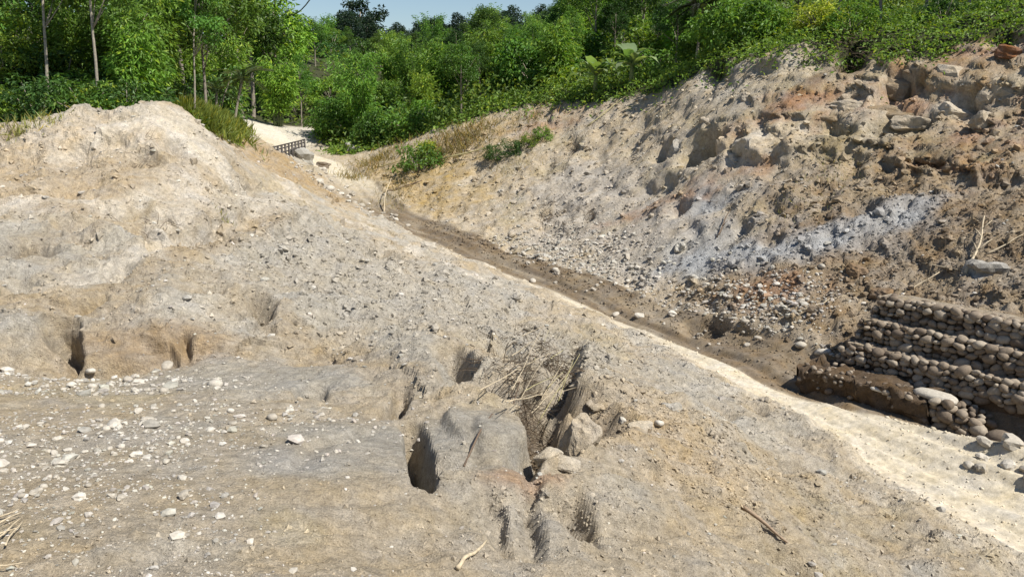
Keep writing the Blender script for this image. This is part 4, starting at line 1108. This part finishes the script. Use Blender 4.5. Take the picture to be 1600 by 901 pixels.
G_DARK = (0.055, 0.115, 0.028); G_MID = (0.100, 0.195, 0.036); G_LIGHT = (0.175, 0.29, 0.045); G_BAMB = (0.150, 0.27, 0.048); G_YEL = (0.27, 0.35, 0.05); G_FAR = (0.026, 0.052, 0.032)
BL = [broadleaf("a", 1, 12, 10.5, (3.3, 3.1, 4.6), G_DARK, 64, 80), broadleaf("b", 2, 11, 9.0, (2.8, 3.0, 3.8), G_MID, 54, 80), broadleaf("c", 3, 14, 11.5, (2.6, 2.6, 5.2), G_MID, 56, 80, lean=(.6, 0)),
      broadleaf("d", 4, 9, 7.0, (3.0, 2.8, 3.0), G_LIGHT, 48, 72), broadleaf("e", 5, 10, 7.5, (3.8, 3.4, 3.4), G_DARK, 60, 80)]
TALL = broadleaf("f", 6, 15, 11.5, (2.2, 2.2, 4.6), G_MID, 40, 70, r0=.11, bark=M_PALEBARK, lean=(1.0, 0), low=-.95)
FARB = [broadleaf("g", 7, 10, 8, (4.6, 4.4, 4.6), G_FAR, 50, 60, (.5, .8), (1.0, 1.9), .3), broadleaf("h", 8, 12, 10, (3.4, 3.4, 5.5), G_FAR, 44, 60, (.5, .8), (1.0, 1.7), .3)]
BB = [bamboo("a", 11, 9, 22, G_BAMB), bamboo("b", 12, 7, 20, G_LIGHT, 2.0), bamboo("c", 13, 11, 20, G_BAMB, 3.0, 170)]
SH = [shrub("a", 21, (1.6, 1.5, 1.3), G_MID), shrub("b", 22, (1.8, 1.8, 1.6), G_LIGHT), shrub("c", 23, (1.5, 1.5, 1.9), G_DARK), shrub("d", 24, (1.7, 1.6, 1.2), G_YEL)]
BIGSH = shrub("e", 25, (3.0, 2.6, 2.4), G_MID, 64, 80, (.22, .38), (.55, .95))

def plant(name, proto, x, y, sc, label, cat, group=None, rz=None, dz=0.0, stem=None):
    t = thing(name, label, cat, (x, y, gz(x, y) + dz), (random.uniform(-.05, .05), random.uniform(-.05, .05), random.uniform(0, 6.28) if rz is None else rz), sc, group)
    add("crown", proto[0], t)
    add(stem or ("trunk" if name.endswith("tree") else "stems"), proto[1], t)
    return t
def px_at(px, Y):
    d = ray(px, 150); return d[0] * Y / d[1]

# left wood behind the mound
LW = [(-60, 52, 1, 1.0), (10, 50, 3, .95), (70, 58, 0, 1.1), (120, 53, 2, 1.05), (165, 60, 0, 1.1), (200, 52, 1, .95), (245, 57, 4, 1.15), (285, 62, 0, 1.1), (320, 58, 2, 1.0), (350, 74, 1, 1.2), (395, 108, 4, 1.5), (430, 112, 3, 1.6),
      (40, 66, 4, 1.2), (110, 68, 2, 1.3), (190, 70, 4, 1.25), (265, 74, 2, 1.3), (330, 80, 0, 1.3), (-20, 64, 0, 1.3), (-120, 56, 2, 1.1), (-150, 48, 1, 1.0), (375, 104, 2, 1.5), (140, 80, 0, 1.5), (30, 80, 2, 1.5), (230, 86, 0, 1.5)]
LL = ["dense dark leafy tree", "rounded mid green tree", "tall narrow leafy tree", "light green low tree", "broad dark spreading tree"]
WHERE = {0: "at the left edge of the wood", 1: "near the left edge of the wood", 2: "in the left part of the wood", 3: "in the middle of the left wood", 4: "in the right part of the left wood", 5: "at the right end of the left wood"}
for i, (px, Y, kd, sc) in enumerate(LW):
    wz = WHERE[int(np.clip(px // 75 + 0, 0, 5))]
    row = "front row" if Y < 59 else ("second row" if Y < 72 else "back row")
    sc *= .62 if Y < 59 else (.85 if Y < 72 else 1.0)
    plant("forest_tree", BL[kd], px_at(px, Y), Y, sc, f"{LL[kd]} {wz}, {row}", "tree", "trees of the left wood")
for px, Y, sc, lb in ((70, 46.5, .9, "slim pale-trunked tree rising behind the mound, leftmost"), (150, 46, .85, "slim pale leaning trunk behind the mound, second from left"), (300, 55, .7, "thin pale trunk left of the grassy hump")):
    plant("slender_tree", TALL, px_at(px, Y), Y, sc, lb, "tree", "slim pale trunks behind the mound", rz=random.uniform(-.9, .9))
ORD = ["first", "second", "third", "fourth", "fifth", "sixth", "seventh", "eighth", "ninth", "tenth", "eleventh", "twelfth", "thirteenth", "fourteenth", "fifteenth", "sixteenth", "seventeenth", "eighteenth", "nineteenth", "twentieth"]
for i in range(20):
    px = -60 + i * 18.5 + random.uniform(-5, 5); Y = random.uniform(44.5, 49) if px < 235 else random.uniform(60, 66)
    kd = (0, 2, 1, 0, 2)[i % 5]
    plant("shrub", SH[kd], px_at(px, Y), Y, random.uniform(.8, 1.2), ("mid green", "light green", "dark")[kd] + f" leafy shrub along the foot of the left wood, {ORD[i]} from the left", "shrub", "undergrowth shrubs along the left wood")
for i in range(16):
    px = -90 + i * 30 + random.uniform(-8, 8); Y = random.uniform(50, 54) if px < 250 else random.uniform(66, 74)
    pr, ds = ((BIGSH, "big rounded green bush"), (BB[1], "leaning bamboo clump"), (SH[2], "upright dark bush"), (BB[0], "tall bamboo clump"))[i % 4]
    plant("bamboo_clump" if "bamboo" in ds else "bush", pr, px_at(px, Y), Y, random.uniform(.75, 1.0) * (2.0 if pr is SH[2] else 1), f"{ds} filling the left wood below the crowns, {ORD[i]} from the left", "bamboo" if "bamboo" in ds else "bush", "undergrowth inside the left wood")
plant("bamboo_clump", BB[1], px_at(205, 50), 50, .85, "feathery bamboo clump in front of the left wood", "bamboo")
plant("bamboo_clump", BB[0], px_at(262, 55), 55, .9, "drooping bamboo behind the mound's right shoulder", "bamboo")
plant("bamboo_clump", BB[1], px_at(432, 98), 98, 1.15, "yellow green bamboo overhanging the pale far bend", "bamboo")

# palm with bare leaning trunk
def frond_geo(L_, n_=26):
    P = []; D = []; 
    for i in range(n_):
        t_ = (i + 1) / n_
        for s_ in (-1, 1):
            P.append((t_ * L_, 0, .35 * L_ * t_ - .75 * L_ * t_ ** 2.2 * .8)); D.append((.6, s_, -.35))
    P = np.array(P); D = np.array(D, float); m_ = len(P)
    return P, np.tile((0.0, 0, 1), (m_, 1)), D, np.full(m_, .26 * L_) * RNG.uniform(.7, 1.1, m_), np.full(m_, .035 * L_)
def palm(x, y, h, label, lean, nf=14, L_=2.0, col=(.09, .13, .06)):
    t = thing("palm_tree", label, "palm", (x, y, gz(x, y)))
    pts = [Vector((lean * (k_ / 6) ** 1.2, 0, h * k_ / 6 - .3 * (k_ == 0))) for k_ in range(7)]
    add("trunk", mesh_from("trunk", tube(pts, [.13, .12, .11, .1, .1, .1, .09], 7), M_PALEBARK), t)
    P, Nn, D, ln, wd = frond_geo(L_)
    me = leaf_mesh("frond", P, Nn, D, ln, wd, leaf_cols(col, len(P)))
    for k_ in range(nf):
        add("frond", me, t, pts[-1], (0, random.uniform(-.75, .35), k_ * 2.4 + random.uniform(-.2, .2)), random.uniform(.8, 1.1))
palm(px_at(362, 63), 63, 3.6, "small palm with pale leaning trunk left of the far bend", .9, 16, 2.1)
palm(px_at(335, 62), 62, 1.8, "short palm left of the leaning one", .2, 10, 1.5)
palm(px_at(1085, 68), 68, 4.5, "dark drooping palm at the top between two round bushes", .3, 22, 3.0, (.02, .03, .015))

# big-leaved banana plants, each leaf a part
def banana_leaf(L_, W_, col):
    V = []; Fc = []; n_ = 10
    for i in range(n_ + 1):
        t_ = i / n_
        w_ = W_ * math.sin(min(1, t_ * 1.15 + .05) * math.pi) ** .6 * (0.25 if i == 0 else 1) * (.02 if i == n_ else 1)
        c = Vector((t_ * L_ * .8, 0, L_ * (.75 * t_ - .62 * t_ ** 2.4)))
        V += [c + Vector((0, -w_, .12 * w_ + random.uniform(-.03, .03))), c, c + Vector((0, w_, .12 * w_ + random.uniform(-.03, .03)))]
    for i in range(n_):
        for k_ in (0, 1):
            Fc.append((i * 3 + k_, i * 3 + k_ + 1, i * 3 + k_ + 4, i * 3 + k_ + 3))
    V = np.array(V); cols = np.tile(col, (len(V), 1)) * RNG.uniform(.9, 1.1, (len(V), 1))
    return big_mesh("leaf", V, np.array(Fc), 4, M_LEAF, cols, True)
BANL = [banana_leaf(2.4, .30, (.22, .30, .14)), banana_leaf(2.0, .34, (.16, .26, .09)), banana_leaf(1.7, .26, (.26, .33, .17))]
def banana(px, py_y, label, sc, nl=12):
    x, Y = px_at(px, py_y), py_y
    t = thing("banana_plant", label, "banana plant", (x, Y, gz(x, Y)), (0, 0, random.uniform(0, 6)), sc, "banana plants on the brow")
    add("stem", mesh_from("stem", tube([Vector((0, 0, -.3)), Vector((.03, 0, .6)), Vector((0, .05, 1.2))], [.16, .13, .08], 8), plain("banana_stem", (.16, .19, .07))), t)
    for k_ in range(nl):
        add("leaf", random.choice(BANL), t, (0, 0, 1.1), (0, random.uniform(-.45, .5), k_ * 2.4), random.uniform(.75, 1.1))
banana(930, 71.5, "banana plant with broad pale leaves on the brow, left of the pair", 1.5)
banana(985, 69, "banana plant with broad pale leaves on the brow, right of the pair", 1.5)
banana(958, 77, "banana plant half hidden between the paired ones", 1.2)
banana(1215, 67, "banana plant standing dark against the trees at the top", 1.3)
banana(1590, 51, "banana plant at the top right corner", 1.1)

# vegetation on the brow of the cut slope
BR = [(1150, 62.7, BIGSH, 1.15, "big round glossy bush on the brow"), (1055, 71.7, BL[4], .55, "low dark tree left of the round glossy bush"), (1020, 78.4, SH[0], 1.6, "leafy bush on the brow right of the banana plants"),
      (1100, 69.4, BIGSH, .8, "smaller bush tucked left of the round glossy one"), (1000, 87.4, BL[0], .75, "dark tree top against the sky at the centre right"), (930, 94.1, BL[2], .75, "tall dark tree behind the banana plants"),
      (1060, 89.6, FARB[1], .6, "very dark tree at the top edge beside the drooping palm"), (1180, 82.9, BL[0], .8, "dark tree behind the round glossy bush"), (1235, 73.9, BL[4], .75, "spreading dark tree at the top right of centre"),
      (1300, 66.3, BL[0], .75, "dark tree over the shaded overhang"), (1365, 64.2, BL[1], .7, "mid green tree behind the overhang"), (1430, 62.1, BL[4], .75, "dark tree above the red brow"), (1500, 59.9, BL[0], .75, "dense tree near the top right corner"), (1570, 58.9, BL[1], .7, "mid green tree at the top right corner"), (1660, 57.8, BL[4], .8, "tree just past the right edge of the brow"),
      (1270, 55.6, SH[3], 1.0, "yellow green bush on the brow left of the overhang"), (1320, 53.5, SH[1], .9, "light green bush right over the overhang"), (1205, 61.6, SH[1], 1.0, "light bush right of the round glossy bush"), (1390, 54.0, SH[0], .9, "green bush on the red brow"), (1460, 53.0, SH[2], .9, "dark bush along the red brow"), (1530, 51.4, SH[0], .8, "green bush above the red rocks"),
      (880, 89.6, BL[3], .6, "light green young tree left of the banana plants"), (830, 91.8, SH[3], 1.7, "bright yellow green bush at the slope's left brow"), (780, 96.3, SH[1], 1.9, "bright bush where the brow drops to the left"), (870, 80.6, SH[3], 1.3, "bright leafy bush on the brow left of the banana plants")]
for px, Y, pr, sc, lb in BR:
    tree = pr in BL or pr in FARB
    plant("brow_tree" if tree else "bush", pr, px_at(px, Y), Y, sc, lb, "tree" if tree else "bush")
p = at(655, 268, ZG); plant("bush", SH[0], p[0], p[1], 1.45, "lone dark green shrub on the olive slope above the track", "bush")
p = at(668, 245, ZG); plant("bush", SH[3], p[0], p[1], .8, "small yellow green shrub behind the lone dark shrub", "bush")
for px, py, sc in ((775, 250, .62), (800, 243, .6), (825, 232, .55), (850, 220, .5)):
    p = at(px, py, ZG); plant("bush", SH[2] if px < 810 else SH[1], p[0], p[1], sc, "low scrubby plant in the green strip across the slope's left part", "bush", "low scrub strip on the slope")

# hillside across the bend: single clumps and trees
pts_ = []
tries = 0
while len(pts_) < 260 and tries < 12000:
    tries += 1
    Y = random.uniform(80, 300); px = random.uniform(400, 1120); x = px_at(px, Y)
    if lookup(ffl, np.array([x]), np.array([Y]))[0] < .6: continue
    gap = 2.4 + Y * .020
    if Y > 130 and random.random() < .3: continue
    if any((x - a) ** 2 + (Y - b) ** 2 < gap * gap for a, b in pts_): continue
    pts_.append((x, Y))
for x, Y in pts_:
    u_ = random.random(); far = Y > 200
    px = 800 + F * x / Y
    zone = ("on the low ground by the bend" if Y < 100 else "on the lower hillside" if Y < 130 else "halfway up the hillside" if Y < 170 else "high on the hillside" if Y < 200 else "below the skyline" if Y < 250 else "on the skyline")
    side = "far left" if px < 510 else "left of centre" if px < 620 else "at the centre" if px < 730 else "right of centre" if px < 850 else "over the brow" if px < 980 else "behind the brow trees"
    if far and u_ < .8:
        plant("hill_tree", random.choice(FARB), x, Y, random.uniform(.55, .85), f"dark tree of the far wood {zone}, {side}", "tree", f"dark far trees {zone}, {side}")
    elif u_ < .33:
        kd = random.randint(0, 2); d_ = ("feathery", "low light green", "tall arching")[kd]
        plant("bamboo_clump", BB[kd], x, Y, random.uniform(.7, 1.15), f"{d_} bamboo clump {zone}, {side}", "bamboo", f"{d_} bamboo {zone}, {side}")
    elif u_ < .70:
        kd = random.randint(0, 3); d_ = ("mid green", "light green", "broad rounded", "dark upright")[kd]
        plant("shrub", (SH[0], SH[1], BIGSH, SH[2])[kd], x, Y, random.uniform(1.6, 2.5) * (.65 if kd == 2 else 1), f"{d_} shrub {zone}, {side}", "shrub", f"{d_} shrubs {zone}, {side}")
    else:
        kd = random.randint(0, 4); d_ = ("dense dark", "rounded mid green", "tall narrow", "low light green", "broad dark")[kd]
        plant("hill_tree", BL[kd], x, Y, random.uniform(.4, .65), f"{d_} tree {zone}, {side}", "tree", f"{d_} trees {zone}, {side}")
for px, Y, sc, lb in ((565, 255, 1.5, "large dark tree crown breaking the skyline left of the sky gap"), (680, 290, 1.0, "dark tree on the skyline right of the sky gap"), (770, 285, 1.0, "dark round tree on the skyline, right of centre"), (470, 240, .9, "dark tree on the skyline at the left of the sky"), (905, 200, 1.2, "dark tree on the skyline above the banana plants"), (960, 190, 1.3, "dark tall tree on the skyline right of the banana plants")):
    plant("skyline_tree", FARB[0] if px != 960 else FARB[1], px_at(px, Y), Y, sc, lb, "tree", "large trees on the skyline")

# leafy ground cover: uncountable
def cover(name, wgt, n_, ln, hgt, col, label, yellow=.15, asp=.5):
    k_ = scatter(wgt, n_)
    y_ = YG.ravel()[k_]
    P = VV[k_] + RNG.normal(size=(n_, 3)) * np.array((.12, .12, 0)) * (y_ / 50)[:, None]
    hn = np.clip(vnoise(P[:, 0] * .6, P[:, 1] * .6, P[:, 2] * 0, 77) * .5 + .5, 0, 1)
    P[:, 2] += RNG.random(n_) ** 1.5 * hgt * (.25 + 1.3 * hn)
    Nn = unit(RNG.normal(size=(n_, 3)) * .6 + np.array((0, -.15, .8))); D = RNG.normal(size=(n_, 3)) + np.array((0, -.3, -.3))
    l_ = RNG.uniform(*ln, n_) * np.clip(y_ / 60, .7, 4)
    add(name, leaf_mesh(name, P, Nn, D, l_, l_ * asp, leaf_cols(col, n_, .35, yellow)), kind="stuff", label=label, category="ground cover")
brow = sstep(-.5, .2, BSD) * (1 - sstep(5, 9, BSD)) * (YG < 100) * (RSD > 0)
cover("brow_creepers", brow + .35 * sstep(-2.2, -.3, BSD) * (BSD < .2) * sstep(-.1, .35, n2) * (YG < 90) * (RSD > 0), 30000, (.18, .40), .75, (.19, .275, .05), "bright yellow green creepers and leaves trailing over the brow", .12)
cover("wood_undergrowth", ffl * (YG > 44) * (YG < 78) * (XG < 0) * np.exp(-(YG - 46) / 14), 16000, (.16, .32), .8, G_MID, "low leafy undergrowth at the foot of the left wood")
cover("hill_undergrowth", ffl * (YG > 70) * (YG < 330) * (np.abs(XG - 0.02 * YG) < .55 * YG), 52000, (.24, .48), 2.2, (.10, .175, .038), "leafy undergrowth carpeting the far hillside", .25)
# tall grass
def grass(name, spots, label, col, lo=4.0):
    PP = []; 
    for px, py, rx, ry, n_, h_ in spots:
        c = at(px, py, ZG, lo)
        q = RNG.normal(size=(n_, 2)) * np.array((rx, ry)) * .5 + c[:2]
        z = lookup(ZG, q[:, 0], q[:, 1])
        PP.append(np.c_[q, z - .03, np.full(n_, h_)])
    P = np.concatenate(PP); m_ = len(P)
    D = unit(RNG.normal(size=(m_, 3)) * .6 + np.array((0, 0, 1.0)))
    Nn = unit(np.cross(D, RNG.normal(size=(m_, 3))))
    ln = P[:, 3] * RNG.uniform(.5, 1.15, m_)
    add(name, leaf_mesh(name, P[:, :3], Nn, D, ln, ln * .045, leaf_cols(col, m_, .3, .2)), kind="stuff", label=label, category="grass")
grass("tall_grass", [(318, 190, 1.8, 1.6, 2600, 1.3), (345, 194, 1.6, 1.6, 2200, 1.2), (295, 186, 1.2, 1.2, 900, 1.1), (368, 198, 1.0, 1.5, 900, 1.0)], "bright tall grass on the hump right of the mound crest", (.24, .29, .06), 47.0)
grass("dry_grass", [(560, 275, 2.2, 5, 500, .7), (620, 300, 2.0, 5, 350, .6), (700, 228, 3, 4, 700, .9), (600, 250, 3, 5, 500, .9), (740, 215, 3, 3, 500, .9), (800, 262, 2.5, 2, 200, .5), (830, 190, 2.5, 3, 300, .7)], "straw-coloured dry grass over the olive part of the slope", (.30, .26, .11))
grass("slope_tufts", [(350, 345, .3, .25, 40, .35), (800, 315, 1.5, 1.5, 90, .25), (1310, 270, 1.5, 2.2, 160, .3), (1250, 320, 2, 2, 120, .25), (60, 190, 1.5, 1, 120, .5), (10, 200, 1.5, 1, 160, .6)], "thin yellowish grass sprouting on the bare slopes", (.26, .25, .08))
